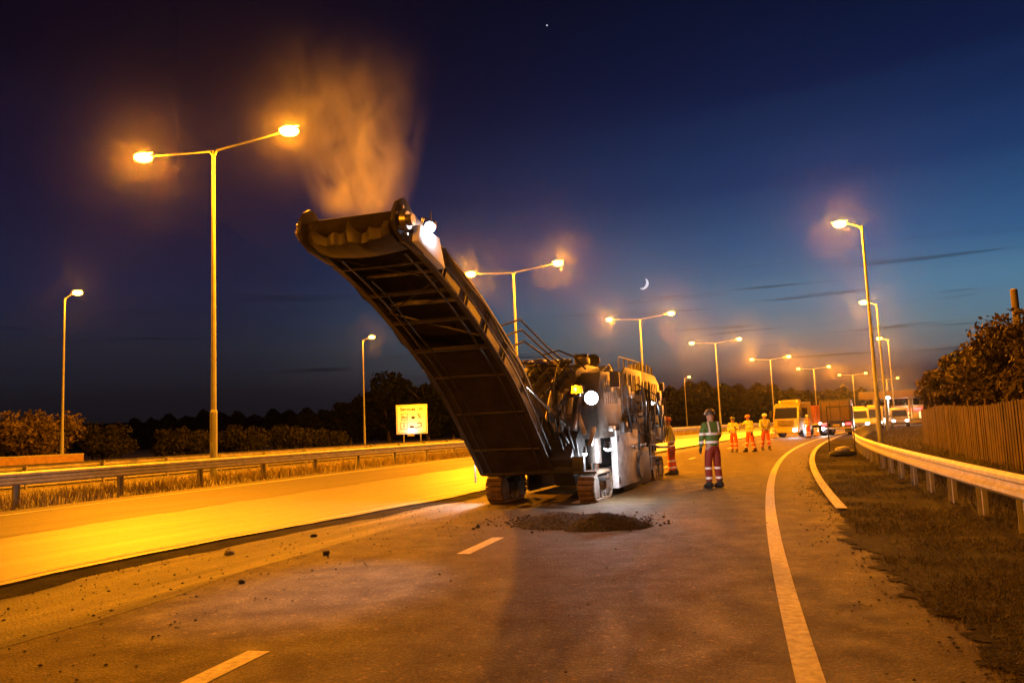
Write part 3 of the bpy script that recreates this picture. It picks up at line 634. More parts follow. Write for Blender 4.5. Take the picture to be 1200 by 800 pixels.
    mb = MB(); mb.prism([(-1.2, .6, 1.3), (-1.2, .5, 2.0), (-1.2, .9, 2.6), (-1.2, 2.6, 2.7), (-1.2, 2.6, 1.3)], (.45, 0, 0), bev=.03); mb.build('hydraulics_box', 'grey', t)
    for k in range(7): MB().box((1.235, 1.0+k*.2, 2.3-.0*k), (.02, .12, .5), bev=.004).build('louver', 'black', hb)
    # operator platform
    mb = MB(); mb.box((0, 3.9, 1.82), (2.4, 2.5, .09), bev=.015); pf = mb.build('operator_platform', 'black', t)
    for s_ in (-1, 1):
        mb = MB(); mb.prism([(s_*1.2, 2.7, 1.86), (s_*1.2, 2.7, 2.75), (s_*1.2, 3.1, 2.95), (s_*1.2, 5.0, 2.95), (s_*1.2, 5.1, 1.86)], (s_*.05, 0, 0), bev=.015); pp = mb.build('platform_panel', 'grey', t)
        for k in range(4): MB().box((s_*1.27, 3.1+k*.5, 2.35), (.03, .06, .9), bev=.01).build('panel_rib', 'brown', pp)
        mb = MB(); mb.tube([(s_*1.18, 2.8, 2.9), (s_*1.18, 2.8, 3.18), (s_*1.18, 5.0, 3.18), (s_*1.18, 5.0, 2.9)], .022); [mb.cyl((s_*1.18, y, 2.9), (s_*1.18, y, 3.18), .018, n=8) for y in (3.3, 3.85, 4.4)]; mb.build('handrail', 'galv', t)
    mb = MB(); mb.box((.55, 2.9, 2.7), (.8, .35, .5), Matrix.Rotation(-.35, 3, 'X'), bev=.03); cs = mb.build('control_console', 'black', t)
    mb = MB(); mb.tube([(.55, 2.8, 2.9), (.55, 2.7, 3.1)], .03); mb.cyl((.55, 2.72, 3.1), (.55, 2.68, 3.12), .19, n=20); mb.build('steering_wheel', 'black', cs)
    mb = MB(); mb.box((-.5, 3.9, 2.4), (.5, .5, .12), bev=.04); mb.box((-.5, 4.16, 2.75), (.48, .12, .7), bev=.05); mb.cyl((-.5, 3.9, 1.86), (-.5, 3.9, 2.34), .07, n=12); mb.build('operator_seat', 'black', t)
    mb = MB(); mb.box((-.2, 1.5, 3.02), (.9, .5, .12), bev=.03); mb.build('top_cover', 'truck_y', t)
    MB().cyl((.5, 1.9, 2.9), (.5, 1.9, 3.22), .14, .17, n=16).build('air_cleaner', 'black', t)
    # engine hood
    mb = MB(); mb.prism([(-1.15, 5.2, 1.6), (-1.15, 5.2, 2.85), (-1.15, 5.5, 3.0), (-1.15, 7.4, 2.95), (-1.15, 8.3, 2.6), (-1.15, 8.45, 1.5)], (2.3, 0, 0), bev=.06); eh = mb.build('engine_hood', 'grey', t)
    for k in range(9): MB().box((1.16, 5.55+k*.24, 2.25), (.03, .12, .9), bev=.008).build('louver', 'black', eh)
    for y in (5.9, 6.5): MB().cyl((.8, y, 2.95), (.8, y, 3.22), .07, n=12).build('exhaust_stack', 'dirtysteel', eh)
    mb = MB(); mb.tube([(-1.1, 5.4, 3.0), (-1.1, 5.4, 3.25), (-1.1, 7.2, 3.2), (-1.1, 7.2, 2.95)], .022); mb.build('hood_rail', 'galv', t)
    for k, y in enumerate((5.3, 5.75, 6.2, 6.7, 7.2)): MB().cyl((1.08, y, 2.85), (1.08, y, 3.2+.04*(k % 2)), .035, n=10).build('stanchion', 'galv', t)
    mb = MB(); mb.prism([(1.02, 6.0, 1.0), (1.02, 6.0, 1.6), (1.02, 8.3, 1.6), (1.02, 8.3, 1.2), (1.02, 7.7, 1.0)], (.2, 0, 0), bev=.02); mb.build('rear_locker', 'brown', t)
    # ladder on the right
    mb = MB(); y0 = 5.35
    for y in (y0, y0+.4): mb.tube([(1.32, y, .35), (1.32, y, 1.75), (1.28, y, 2.7)], .022)
    for z in (.4, .7, 1.0, 1.3, 1.6): mb.box((1.32, y0+.2, z), (.12, .4, .03), bev=.006)
    mb.build('ladder', 'galv', t)
    # mirror, hoses, cylinders at the front
    mb = MB(); mb.tube([(1.2, .9, 2.7), (1.5, .6, 2.85), (1.6, .45, 2.7)], .015); mb.box((1.62, .42, 2.52), (.2, .04, .34), bev=.02); mb.build('mirror', 'black', t)
    r = random.Random(5)
    for k in range(11):
        x = -.15+k*.105; z0 = 2.5+r.uniform(-.25, .3); x2 = x-.15+r.uniform(-.2, .25)
        MB().tube([(x, .5, z0), (x+.04, .1, z0+.15), (x2, -.25-r.random()*.15, z0-.35), (x2+.05, -.3, 1.65+r.uniform(-.15, .15)), (x2+.1, .0, 1.15+r.uniform(-.15, .2))], .022+.006*(k % 2), 8).build('hose', 'rubber', t)
    for k, (x, z0) in enumerate(((.35, 2.6), (.62, 2.35), (.95, 2.4))):
        MB().cyl((x, .3, z0), (x-.08, -.1, z0-.9), .055, n=14).build('hydraulic_cylinder', 'dirtysteel', t)
    for k in range(5):
        x = .3+k*.22; MB().box((x, .12-.02*k, 1.62+r.uniform(-.3, .5)), (.1, .05, .35+.2*r.random()), Matrix.Rotation(r.uniform(-.3, .3), 3, 'Y'), bev=.012).build('valve_block', 'dirtysteel', t)
    mb = MB(); mb.prism([(.3, .15, .35), (.3, -.1, .9), (.3, .1, 1.2), (.3, .7, 1.2), (.3, .7, .35)], (.45, 0, 0), bev=.02); mb.build('scraper_box', 'black', t)
    for s_, z in ((1, .62), (-1, .62)): MB().box((s_*HT, -.02, z), (.5, .1, .06), bev=.015).build('mud_guard', 'black', t)
    MB().tube([(-1.25, .1, 1.2), (-1.42, -.05, 1.1), (-1.42, -.05, .45)], .02).build('guide_rod', 'black', t)
    rc = random.Random(12)
    for k in range(16):
        y = 1.0+rc.random()*6.6; z = 1.05+rc.random()*1.6; sx = .05+.1*rc.random()
        MB().box((1.27+sx/2, y, z), (sx, .12+.3*rc.random(), .1+.3*rc.random()), bev=.015).build(rc.choice(('junction_box', 'bracket', 'filter_housing')), rc.choice(('black', 'brown', 'dirtysteel', 'grey')), t)
    for k in range(9):
        y = .9+rc.random()*6; z = 2.6-rc.random()*.6; y2 = y+rc.uniform(-.5, .5); z2 = z-.5-rc.random()*.9
        MB().tube([(1.25, y, z), (1.40, y+.05, z-.1), (1.42, (y+y2)/2, (z+z2)/2-.15), (1.38, y2, z2), (1.25, y2, z2+.05)], .018+.012*rc.random(), 7).build('side_hose', 'rubber', t)
    for y in (7.3, 7.6, 7.9): MB().tube([(1.28, y, 1.0), (1.36, y, 1.4), (1.3, y+.05, 2.3)], .02, 6).build('pipe', 'dirtysteel', t)
    for k in range(6): MB().cyl((1.26, 3.3+k*.3, 1.05), (1.31, 3.3+k*.3, 1.05), .04, n=10).build('nozzle', 'dirtysteel', t)
    mb = MB(); mb.tube([(1.28, 6.2, .95), (1.5, 6.3, .9), (1.5, 8.0, .9), (1.28, 8.1, .95)], .022); mb.build('step_rail', 'dirtysteel', t); MB().box((1.4, 7.15, .9), (.26, 1.6, .03), bev=.006).build('footboard', 'black', t)
    for k in range(7): MB().box((-.6+k*.2, .32-.03*(k % 2), 2.05), (.10, .05, .55), bev=.01).build('radiator_slat', 'black', t)
    mb = MB(); mb.tube([(.2, .5, 2.95), (.1, .3, 3.12), (.45, .35, 3.2), (.75, .5, 3.05), (.9, .8, 2.8)], .02, 6); mb.build('loop_hose', 'rubber', t)
    for k, x in enumerate((-.45, -.2, .35, .7)): MB().box((x, .8+.2*k, 3.02), (.22, .3, .1+.05*(k % 2)), bev=.02).build('toolbox', rc.choice(('black', 'brown')), t)
    # lights of the machine
    def work_light(name, p, d, size, mt, parent=t):
        d = Vector(d).normalized(); mb = MB(); mb.cyl(p, Vector(p)-d*.14, size, size*.6, 18); mb.cyl(Vector(p)-d*.1, Vector(p)-d*.1-Vector((0, 0, size*1.5)), .02, n=8); h = mb.build(name, 'black', parent)
        MB().sphere(Vector(p)+d*.005, size*.88, (1, 1, 1), 16).build('lens', mt, h); return h
    wl = onside(693, 466, 1.38); dcam = MI.to_3x3() @ Vector((-.15, -1, -.18))
    h = work_light('work_light', wl, dcam, .15, 'white_led')
    light('work_light_beam', 'SPOT', wl+dcam.normalized()*.16, 16, (.86, .9, 1), h, .06, math.radians(110), dcam, .7)
    MB().tube([wl-dcam.normalized()*.12, (1.3, wl.y+.2, wl.z-.1), (1.2, wl.y+.3, wl.z)], .025).build('lamp_bracket', 'black', t)
    am = onside(676, 457, 1.2); mb = MB(); mb.cyl(am-Vector((0, 0, .12)), am-Vector((0, 0, .06)), .07, n=16); bb = mb.build('warning_beacon', 'black', t); MB().cyl(am-Vector((0, 0, .06)), am+Vector((0, 0, .08)), .12, .10, n=16).build('lens', 'amber', bb)
    light('beacon_light', 'POINT', am+Vector((0, -.12, .02)), 26, (1, .32, .01), bb, .05)
    lo = onside(712, 523, 1.42); dn = Vector((-.25, .55, -1))
    h = work_light('work_light', lo, dn, .1, 'white_led')
    light('work_light_beam', 'POINT', lo+Vector((.12, .05, -.15)), 30, (.86, .9, 1), h, .06)
    l3 = onside(765, 472, 1.25); h = work_light('work_light', l3, (.5, -1, -.5), .06, 'white_led'); light('work_light_beam', 'SPOT', l3+Vector((.1, -.12, -.08)), 8, (.9, .93, 1), h, .05, math.radians(150), (.5, -.3, -1))
    # lamps under the front between the tracks
    l4 = Vector((-1.3, .0, .95)); h = work_light('work_light', l4, (0, -.4, -1), .06, 'white_led'); light('work_light_beam', 'SPOT', l4+Vector((0, -.1, -.1)), 60, (.9, .93, 1), h, .05, math.radians(140), (-.6, -.9, -.8))
    l5 = Vector((.95, .25, 1.0)); h = work_light('work_light', l5, (0, -.2, -1), .05, 'white_led'); light('work_light_beam', 'POINT', l5+Vector((.0, -.15, -.12)), 14, (.9, .93, 1), h, .05)
    # ---------------- conveyor
    ST_ = [(606, 556, 17.1), (583, 515, 16.6), (540, 455, 15.9), (503, 412, 15.2), (475, 369, 14.4), (450, 325, 13.5), (417, 285, 12.6)]
    C = [atd(*q) for q in ST_]
    pl = (Vector((C[-1].x, C[-1].y, 0))-Vector((C[0].x, C[0].y, 0))).normalized(); LT = Vector((-pl.y, pl.x, 0))    # toward the right
    if LT.x < 0: LT = -LT
    LT = Vector((.955, -.297, 0))
    CC = []
    for c in C:                                   # keep them in one vertical plane
        tpl = (Vector((c.x, c.y, 0))-Vector((C[0].x, C[0].y, 0))).dot(pl); CC.append(Vector((C[0].x, C[0].y, 0))+pl*tpl+Vector((0, 0, c.z)))
    PTS = []
    for i in range(len(CC)-1):
        a_, b_, c_, d_ = CC[max(i-1, 0)], CC[i], CC[i+1], CC[min(i+2, len(CC)-1)]
        for k in range(4):
            q = k/4; PTS.append(.5*((2*b_)+(-a_+c_)*q+(2*a_-5*b_+4*c_-d_)*q*q+(-a_+3*b_-3*c_+d_)*q**3))
    PTS.append(CC[-1])
    def frame(i):
        T = (PTS[min(i+1, len(PTS)-1)]-PTS[max(i-1, 0)]).normalized(); n = T.cross(LT).normalized()
        if n.z < 0: n = -n
        return T, n
    HWd = .72
    def cp(i, x, h):
        T, n = frame(i); return MI @ (PTS[i]+LT*x+n*h)
    n_ = len(PTS)
    sm = lambda q: q
    def side(s_):
        mb = MB(); rings = []
        for i in range(n_):
            hh = .62-.16*max(0, (i-14)/10)
            x = s_*HWd; rings.append([cp(i, x, 0), cp(i, x+s_*.10, 0), cp(i, x+s_*.10, .04), cp(i, x+s_*.03, .06), cp(i, x+s_*.03, hh-.05), cp(i, x+s_*.10, hh-.03), cp(i, x+s_*.10, hh), cp(i, x, hh)])
        mb.loft(rings); return mb
    cv = side(1).build('conveyor', 'brown', t); side(-1).build('side_frame', 'brown', cv)
    mb = MB(); mb.loft([[cp(i, -HWd+.05, .30), cp(i, HWd-.05, .30), cp(i, HWd-.05, .33), cp(i, -HWd+.05, .33)] for i in range(n_)]); mb.build('return_belt', 'belt', cv)
    mb = MB(); mb.loft([[cp(i, -HWd+.02, .50), cp(i, -.2, .45), cp(i, .2, .45), cp(i, HWd-.02, .50), cp(i, HWd-.02, .52), cp(i, -HWd+.02, .52)] for i in range(n_)]); mb.build('belt', 'belt', cv)
    mb = MB(); j = 13                                                    # lower underside closed by a cover sheet
    mb.loft([[cp(i, -HWd+.01, .02), cp(i, HWd-.01, .02), cp(i, HWd-.01, .05), cp(i, -HWd+.01, .05)] for i in range(0, j)]); mb.build('cover_sheet', 'belt', cv)
    for i in range(0, n_-2, 3):
        a_, b_ = cp(i, -HWd, .03), cp(i, HWd, .03); MB().cyl(a_, b_, .035 if i != 12 else .05, n=8).build('cross_beam', 'brown', cv)
        if i > 12:
            MB().cyl(cp(i+1, -HWd+.05, .26), cp(i+1, HWd-.05, .26), .05, n=12).build('return_roller', 'dirtysteel', cv)
    for s_ in (-1, 1):                                                    # stiffening ribs and outer pipe on each side
        for i in range(1, n_-1, 3): MB().tube([cp(i, s_*(HWd+.06), .03), cp(i, s_*(HWd+.06), .58)], .025, 6).build('rib', 'brown', cv)
        MB().tube([cp(i, s_*(HWd+.13), .2) for i in range(0, n_-3)], .018, 6).build('pipe', 'rubber', cv)
    MB().tube([cp(i, HWd+.15, .42+.05*math.sin(i)) for i in range(6, n_-4)], .02, 6).build('hose', 'rubber', cv)
    # top cover hoods over the belt (right side outline higher)
    mb = MB(); mb.loft([[cp(i, -HWd, .62), cp(i, -HWd*.6, .68), cp(i, HWd*.6, .68), cp(i, HWd, .62), cp(i, HWd, .60), cp(i, -HWd, .60)] for i in range(8, n_-5)]); mb.build('belt_canopy', 'black', cv)
    for s_ in (-1, 1):                                                    # stringers and diagonal braces under the boom
        MB().tube([cp(i, s_*(HWd-.16), .015) for i in range(0, n_-2)], .022, 6).build('stringer', 'brown', cv)
    for k, i in enumerate(range(13, n_-4, 3)):
        s_ = 1 if k % 2 else -1; MB().cyl(cp(i, -s_*(HWd-.05), .06), cp(i+3, s_*(HWd-.05), .06), .022, n=6).build('brace', 'brown', cv)
    rq = random.Random(3)
    for k in range(12):
        i = rq.randrange(6, n_-3); h = rq.uniform(.0, .4); MB().box(cp(i, -HWd-.10, h), (.06+.08*rq.random(), .08, .06+.12*rq.random()), Matrix.Rotation(rq.uniform(-.5, .5), 3, 'Y'), bev=.012).build('side_bracket', 'dirtysteel' if k % 3 == 0 else 'brown', cv)
    MB().tube([cp(i, -HWd-.13, .08+.07*math.sin(i*1.3)) for i in range(4, n_-2)], .018, 6).build('cable', 'rubber', cv)
    MB().tube([cp(i, -HWd*.5, -.02-.05*abs(math.sin(i*.52))) for i in range(3, n_-4)], .014, 6).build('cable', 'rubber', cv)
    # discharge end
    e = n_-1; T, nn = frame(e); Tl = MI.to_3x3() @ T; Nl = MI.to_3x3() @ nn; Ll = MI.to_3x3() @ LT
    ctr = lambda x, h, f: cp(e, x, h)+Tl*f
    MB().cyl(ctr(-HWd, .24, .10), ctr(HWd, .24, .10), .17, n=24).build('head_drum', 'belt', cv)
    mb = MB(); rr = []
    for k in range(17):
        x = -HWd+.03+(2*HWd-.06)*k/16; fo = .05*math.sin(k*1.7)+.04*math.sin(k*.9+1); sg = .07*math.sin(math.pi*k/16)
        rr.append([ctr(x, .02-sg, -.35), ctr(x, -.06-sg+fo*.3, -.05), ctr(x, -.02-sg, .14+fo*.6), ctr(x, .08, .20+fo), ctr(x, .20+fo*.6, .20+fo), ctr(x, .20+fo*.6, .18+fo), ctr(x, .08, .17+fo), ctr(x, .0-sg, .11+fo*.6), ctr(x, -.04-sg+fo*.3, -.04), ctr(x, .04-sg, -.33)])
    mb.loft(rr); mb.build('scraper_flap', 'brown', cv)
    for s_ in (-1, 1):
        x = s_*(HWd+.05); w = .07*s_
        mb = MB(); prof = [(-.55, .0), (.0, -.06), (.22, -.01), (.33, .12), (.35, .30), (.30, .48), (.20, .60), (.08, .62), (-.1, .52), (-.55, .50)]
        mb.prism([ctr(x, h, f) for f, h in prof], Ll*w, bev=.012); pl_ = mb.build('end_plate', 'brown', cv)
        mb = MB(); mb.cyl(ctr(x+w, .24, .10), ctr(x+w+s_*.08, .24, .10), .17, .14, n=20); mb.build('hub', 'dirtysteel', pl_)
        for an in range(6): q = ctr(x+w, .24, .10)+Tl*math.cos(an*math.pi/3)*.21+Nl*math.sin(an*math.pi/3)*.21; MB().cyl(q, q+Ll*s_*.035, .028, n=8).build('bolt', 'dirtysteel', pl_)
        MB().cyl(ctr(x+w+s_*.08, .24, .10), ctr(x+w+s_*.16, .24, .10), .09, n=16).build('drive_motor', 'dirtysteel', cv)
    # white spray shield on the right below the lamp
    mb = MB(); mb.prism([cp(e-4, HWd+.07, .04), cp(e-1, HWd+.07, .04), cp(e-1, HWd+.07, .34), cp(e-3, HWd+.07, .44)], Ll*.16, bev=.012); mb.build('spray_shield', 'signw', cv)
    lp = cp(e-2, HWd+.20, .50)+Ll*.04; tl = MI.to_3x3() @ Vector((-.35, -.75, -1))
    h = MB().box(lp, (.14, .12, .12), bev=.02).build('work_light', 'black', cv); MB().sphere(lp+tl.normalized()*.06, .085, n=16).build('lens', 'white_led', h)
    MB().tube([lp+Nl*.05, cp(e-2, HWd+.1, .66), cp(e-2, HWd+.05, .5)], .02, 6).build('lamp_bracket', 'black', cv)
    MB().cyl(lp, lp+Vector((0, 0, .22)), .012, n=6).build('aerial', 'black', cv)
    tgt = MI @ at(385, 682); light('work_light_beam', 'SPOT', lp+tl.normalized()*.2, 330, (.84, .86, 1), h, .05, math.radians(32), tgt-lp, .9)
    light('work_light_spill', 'POINT', lp+tl.normalized()*.16+Ll*.06, 2.0, (.86, .88, 1), h, .04)
    # lift cylinders of the conveyor, and its slewing hoses up top
    for s_ in (-1, 1):
        a_ = cp(7, s_*(HWd+.12), .3); b_ = Vector((s_*.5+.25, .45, 1.35)); m_ = a_.lerp(b_, .45); MB().cyl(b_, m_, .06, n=14).build('lift_cylinder', 'brown', cv); MB().cyl(m_, a_, .032, n=12).build('cylinder_rod', 'chrome', cv)
    for k in range(3):
        a_ = cp(9+k, HWd, .72); b_ = Vector((.1+.15*k, .9, 3.0)); MB().tube([a_, a_.lerp(b_, .3)+Vector((0, 0, .22+.08*k)), a_.lerp(b_, .7)+Vector((0, 0, .12)), b_], .02, 6).build('hose', 'rubber', cv)
    a_ = cp(8, 0, .70); b_ = Vector((.05, 1.1, 3.0)); MB().cyl(a_.lerp(b_, .15), b_, .03, n=8).build('stay', 'chrome', cv)
    return MW, [MW @ cp(e, 0, .5), LT, pl]
MW, TIP = machine()
# ------------------------------------------------------------------ people
def band_mat(name, base, bands, refl=(.95, .94, .92), vert=None, base2=None, arm=None, rough=.75):
    m = bpy.data.materials.new(name); m.use_nodes = True; t = m.node_tree; nn = t.nodes.new; lk = t.links.new; b = t.nodes['Principled BSDF']
    tcn = nn('ShaderNodeTexCoord'); sp = nn('ShaderNodeSeparateXYZ'); lk(tcn.outputs['Object'], sp.inputs[0])
    def mt(op, a, c):
        n = nn('ShaderNodeMath'); n.operation = op
        for i, v in ((0, a), (1, c)):
            if isinstance(v, (int, float)): n.inputs[i].default_value = v
            else: lk(v, n.inputs[i])
        return n.outputs[0]
    def rng_(v, lo, hi): return mt('MULTIPLY', mt('GREATER_THAN', v, lo), mt('LESS_THAN', v, hi))
    acc = None
    for lo, hi in bands: q = rng_(sp.outputs[2], lo, hi); acc = q if acc is None else mt('MAXIMUM', acc, q)
    if vert: ax = mt('ABSOLUTE', sp.outputs[0], 0.0); q = mt('MULTIPLY', rng_(ax, vert[0], vert[1]), mt('GREATER_THAN', sp.outputs[2], vert[2])); acc = mt('MAXIMUM', acc, q)
    mx = nn('ShaderNodeMix'); mx.data_type = 'RGBA'; mx.inputs[6].default_value = (*base, 1); mx.inputs[7].default_value = (*refl, 1); lk(acc, mx.inputs[0]); lk(mx.outputs[2], b.inputs['Base Color']); b.inputs['Roughness'].default_value = rough
    return m
def skin_obj(name, verts, edges, rad, m, parent, sub=2, root=0):
    me = bpy.data.meshes.new(name); me.from_pydata(verts, edges, []); me.update()
    o = bpy.data.objects.new(name, me); COL.objects.link(o)
    sk = o.modifiers.new('skin', 'SKIN'); ss = o.modifiers.new('sub', 'SUBSURF'); ss.levels = sub; ss.render_levels = sub
    if not me.skin_vertices: 
        pass
    lay = me.skin_vertices[0].data
    for i, r in enumerate(rad):
        lay[i].radius = (r, r) if not isinstance(r, tuple) else r; lay[i].use_root = (i == root)
    bpy.context.view_layer.update(); dg = bpy.context.evaluated_depsgraph_get()
    nm = bpy.data.meshes.new_from_object(o.evaluated_get(dg)); bpy.data.objects.remove(o)
    nm.materials.clear(); nm.materials.append(m if not isinstance(m, str) else MT[m]); nm.shade_smooth()
    n = bpy.data.objects.new(name, nm); COL.objects.link(n); n.parent = parent; return n
def person(x, y, z, facing, label, group, vest, trousers, helmet, stride=.0, arms=(0, 0), H=1.78, lean=0.0, bend=(0, 0)):
    t = empty('person', (x, y, z), facing); tag(t, label, 'person', group); t.scale = (H/1.78,)*3
    s = stride
    J = dict(pel=(0, 0, .96), hl=(-.10, 0, .90), hr=(.10, 0, .90), kl=(-.115, .10*s+.03, .50), kr=(.115, -.05*s+.03, .50), al=(-.12, .22*s, .09), ar=(.12, -.26*s, .09), tl=(-.135, .22*s+.16, .035), tr=(.135, -.26*s+.16, .035),
             sp=(0, lean*.3, 1.16), ch=(0, lean*.7, 1.36), nk=(0, lean, 1.50), hd=(0, lean+.015, 1.60), tp=(0, lean+.02, 1.70), sl=(-.185, lean*.8, 1.43), sr=(.185, lean*.8, 1.43))
    for k, s_ in (('l', -1), ('r', 1)):
        a = arms[0 if s_ < 0 else 1]; bd = bend[0 if s_ < 0 else 1]
        J['e'+k] = (s_*.255, lean*.8+.27*math.sin(a), 1.43-.28*math.cos(a)); e = J['e'+k]
        J['w'+k] = (s_*(.25-.05*bd), e[1]+.25*math.sin(a+bd), e[2]-.25*math.cos(a+bd)); w = J['w'+k]
    K = list(J); idx = {k: i for i, k in enumerate(K)}
    E_ = [('pel', 'hl'), ('pel', 'hr'), ('hl', 'kl'), ('hr', 'kr'), ('kl', 'al'), ('kr', 'ar'), ('al', 'tl'), ('ar', 'tr'), ('pel', 'sp'), ('sp', 'ch'), ('ch', 'nk'), ('nk', 'hd'), ('hd', 'tp'), ('ch', 'sl'), ('ch', 'sr'), ('sl', 'el'), ('sr', 'er'), ('el', 'wl'), ('er', 'wr')]
    R = dict(pel=(.13, .10), hl=.085, hr=.085, kl=.058, kr=.058, al=.042, ar=.042, tl=.035, tr=.035, sp=(.13, .10), ch=(.15, .11), nk=.055, hd=.085, tp=.07, sl=.06, sr=.06, el=.042, er=.042, wl=.03, wr=.03)
    body = skin_obj('body', [J[k] for k in K], [(idx[a], idx[b]) for a, b in E_], [R[k] for k in K], 'skin', t)
    # face
    f = Vector(J['hd'])
    mb = MB(); mb.prism([f+Vector((-.014, .075, -.01)), f+Vector((.014, .075, -.01)), f+Vector((0, .07, .035))], (0, .035, -.01), bev=.003); mb.build('nose', 'skin', body)
    for s_ in (-1, 1): MB().sphere(f+Vector((s_*.03, .078, .03)), .011).build('eye', 'signb', body); MB().sphere(f+Vector((s_*.086, 0, .01)), .025, (.4, .8, 1.2)).build('ear', 'skin', body)
    MB().sphere(f+Vector((0, .074, -.04)), .022, (1.2, .3, .35)).build('mouth', 'helmet_o', body)
    def sub(name, keys, rad, m, edges):
        ii = {k: i for i, k in enumerate(keys)}; return skin_obj(name, [J[k] for k in keys], [(ii[a], ii[b]) for a, b in edges], [rad[k] for k in keys], m, t)
    J['cl'] = tuple(Vector(J['al'])+Vector((0, 0, .02))); J['cr'] = tuple(Vector(J['ar'])+Vector((0, 0, .02)))
    sub('trousers', ['pel', 'hl', 'hr', 'kl', 'kr', 'cl', 'cr', 'ws'], dict(pel=(.165, .13), hl=.115, hr=.115, kl=.088, kr=.088, cl=.082, cr=.082, ws=(.15, .12)), trousers, [('pel', 'hl'), ('pel', 'hr'), ('hl', 'kl'), ('hr', 'kr'), ('kl', 'cl'), ('kr', 'cr'), ('pel', 'ws')]) if not J.setdefault('ws', (0, 0, 1.05)) is None else None
    J['bt'] = (0, 0, .90); J['cf1'] = tuple(Vector(J['el']).lerp(Vector(J['wl']), .93)); J['cf2'] = tuple(Vector(J['er']).lerp(Vector(J['wr']), .93)); J['cn'] = (0, lean, 1.49)
    sub('jacket', ['ch', 'sp', 'bt', 'cn', 'sl', 'sr', 'el', 'er', 'cf1', 'cf2'], dict(ch=(.195, .145), sp=(.185, .15), bt=(.19, .155), cn=.085, sl=.088, sr=.088, el=.068, er=.068, cf1=.055, cf2=.055), vest, [('ch', 'sp'), ('sp', 'bt'), ('ch', 'cn'), ('ch', 'sl'), ('ch', 'sr'), ('sl', 'el'), ('sr', 'er'), ('el', 'cf1'), ('er', 'cf2')])
    for k in ('l', 'r'):
        a = Vector(J['a'+k]); tt = Vector(J['t'+k])
        mb = MB(); mb.loft([[Vector((a.x+math.cos(q)*w, a.y+yy, max(.0, zc+math.sin(q)*h))) for q in [m_*math.pi/4 for m_ in range(8)]] for yy, w, h, zc in ((-.10, .045, .06, .065), (-.04, .055, .085, .085), (.05, .055, .075, .07), (.14, .055, .05, .045), (.20, .04, .03, .03))])
        mb.cyl(a+Vector((0, 0, -.02)), a+Vector((0, 0, .12)), .06, .065, 12); mb.build('boot', 'boot', t)
        w = Vector(J['w'+k]); e = Vector(J['e'+k]); d = (w-e).normalized(); sd = Vector((0, 1, 0)) if abs(d.y) < .8 else Vector((0, 0, 1)); sd = (sd-d*sd.dot(d)).normalized(); o3 = d.cross(sd)
        mb = MB(); mb.tube([w-d*.02, w+d*.03, w+d*.085], [.028, .036, .034], 8)
        for q, ln in ((-.03, .055), (-.01, .07), (.012, .066), (.032, .05)):
            b0 = w+d*.08+sd*q; mb.tube([b0, b0+d*ln*.55, b0+d*ln*.9-o3*.012*(1 if k == 'l' else -1)], [.011, .010, .008], 6)
        b0 = w+d*.02+sd*.03; mb.tube([b0, b0+sd*.03+d*.03, b0+sd*.032+d*.06], [.012, .011, .009], 6); mb.build('glove', 'boot', t)
    f = Vector(J['tp'])+Vector((0, 0, -.03)); mb = MB(); rings = []
    for zz, r_ in ((0, .118), (.03, .118), (.07, .108), (.105, .08), (.125, .04), (.13, .008)): rings.append([f+Vector((math.cos(q)*r_, math.sin(q)*r_*1.12, zz)) for q in [m_*math.pi/8 for m_ in range(16)]])
    mb.loft(rings); mb.prism([f+Vector((-.09, .10, .0)), f+Vector((.09, .10, .0)), f+Vector((.06, .17, -.01)), f+Vector((-.06, .17, -.01))], (0, 0, .012)); mb.build('helmet', helmet, t)
    return t
V_dark = band_mat('dark_vest', (.10, .19, .03), [(1.01, 1.065), (1.20, 1.255)], vert=(.10, .145, 1.2))
T_dark = band_mat('maroon_trousers', (.24, .03, .015), [(.20, .25), (.42, .47)])
V_yel = band_mat('yellow_jacket', (.62, .62, .06), [(1.0, 1.05), (1.2, 1.25)], vert=(.10, .145, 1.2))
T_org = band_mat('orange_trousers', (.70, .12, .03), [(.20, .25), (.40, .45)])
V_org = band_mat('orange_jacket', (.75, .22, .04), [(1.0, 1.05), (1.2, 1.25)], vert=(.10, .145, 1.2))
w = at(838, 571); person(w.x, w.y, 0, .35, 'worker in dark green vest and maroon trousers standing alone right of the machine', None, V_dark, T_dark, 'helmet_d', .12, (.12, .3), 1.84, bend=(.2, .9))
w = at(789, 556); person(w.x, w.y, 0, 1.2, 'worker close against the right rear side of the milling machine, orange trousers', None, V_yel, T_org, 'helmet_o', .2, (.5, .6), 1.74, .06, bend=(.9, .9))
for kk, (px, py, fc, lb, v, hm, st) in enumerate(((861, 529.5, -.4, 'leftmost of the three distant workers, yellow jacket and dark helmet', V_yel, 'helmet_d', .25), (880, 529, -.3, 'middle one of the three distant workers, yellow jacket and orange helmet', V_yel, 'helmet_o', -.8), (898, 527, -.6, 'rightmost of the three distant workers, with a white helmet', V_yel, 'helmet_w', .9))):
    w = at(px, py); person(w.x, w.y, 0, fc+(3.1, 2.5, 3.7)[kk], lb, 'distant workers walking on the closed road', v, T_org, hm, st, ((.3, -.3), (.1, .9), (-.5, .5))[kk], (1.74, 1.82, 1.86)[kk], (.0, .05, .08)[kk], bend=((1.6, 1.5), (.2, 1.4), (.3, .3))[kk])
w = at(948, 513); person(w.x, w.y, 0, .5, 'small worker in full orange standing beside the yellow lorry', None, V_org, T_org, 'helmet_w', .1, (.2, .1), 1.8)
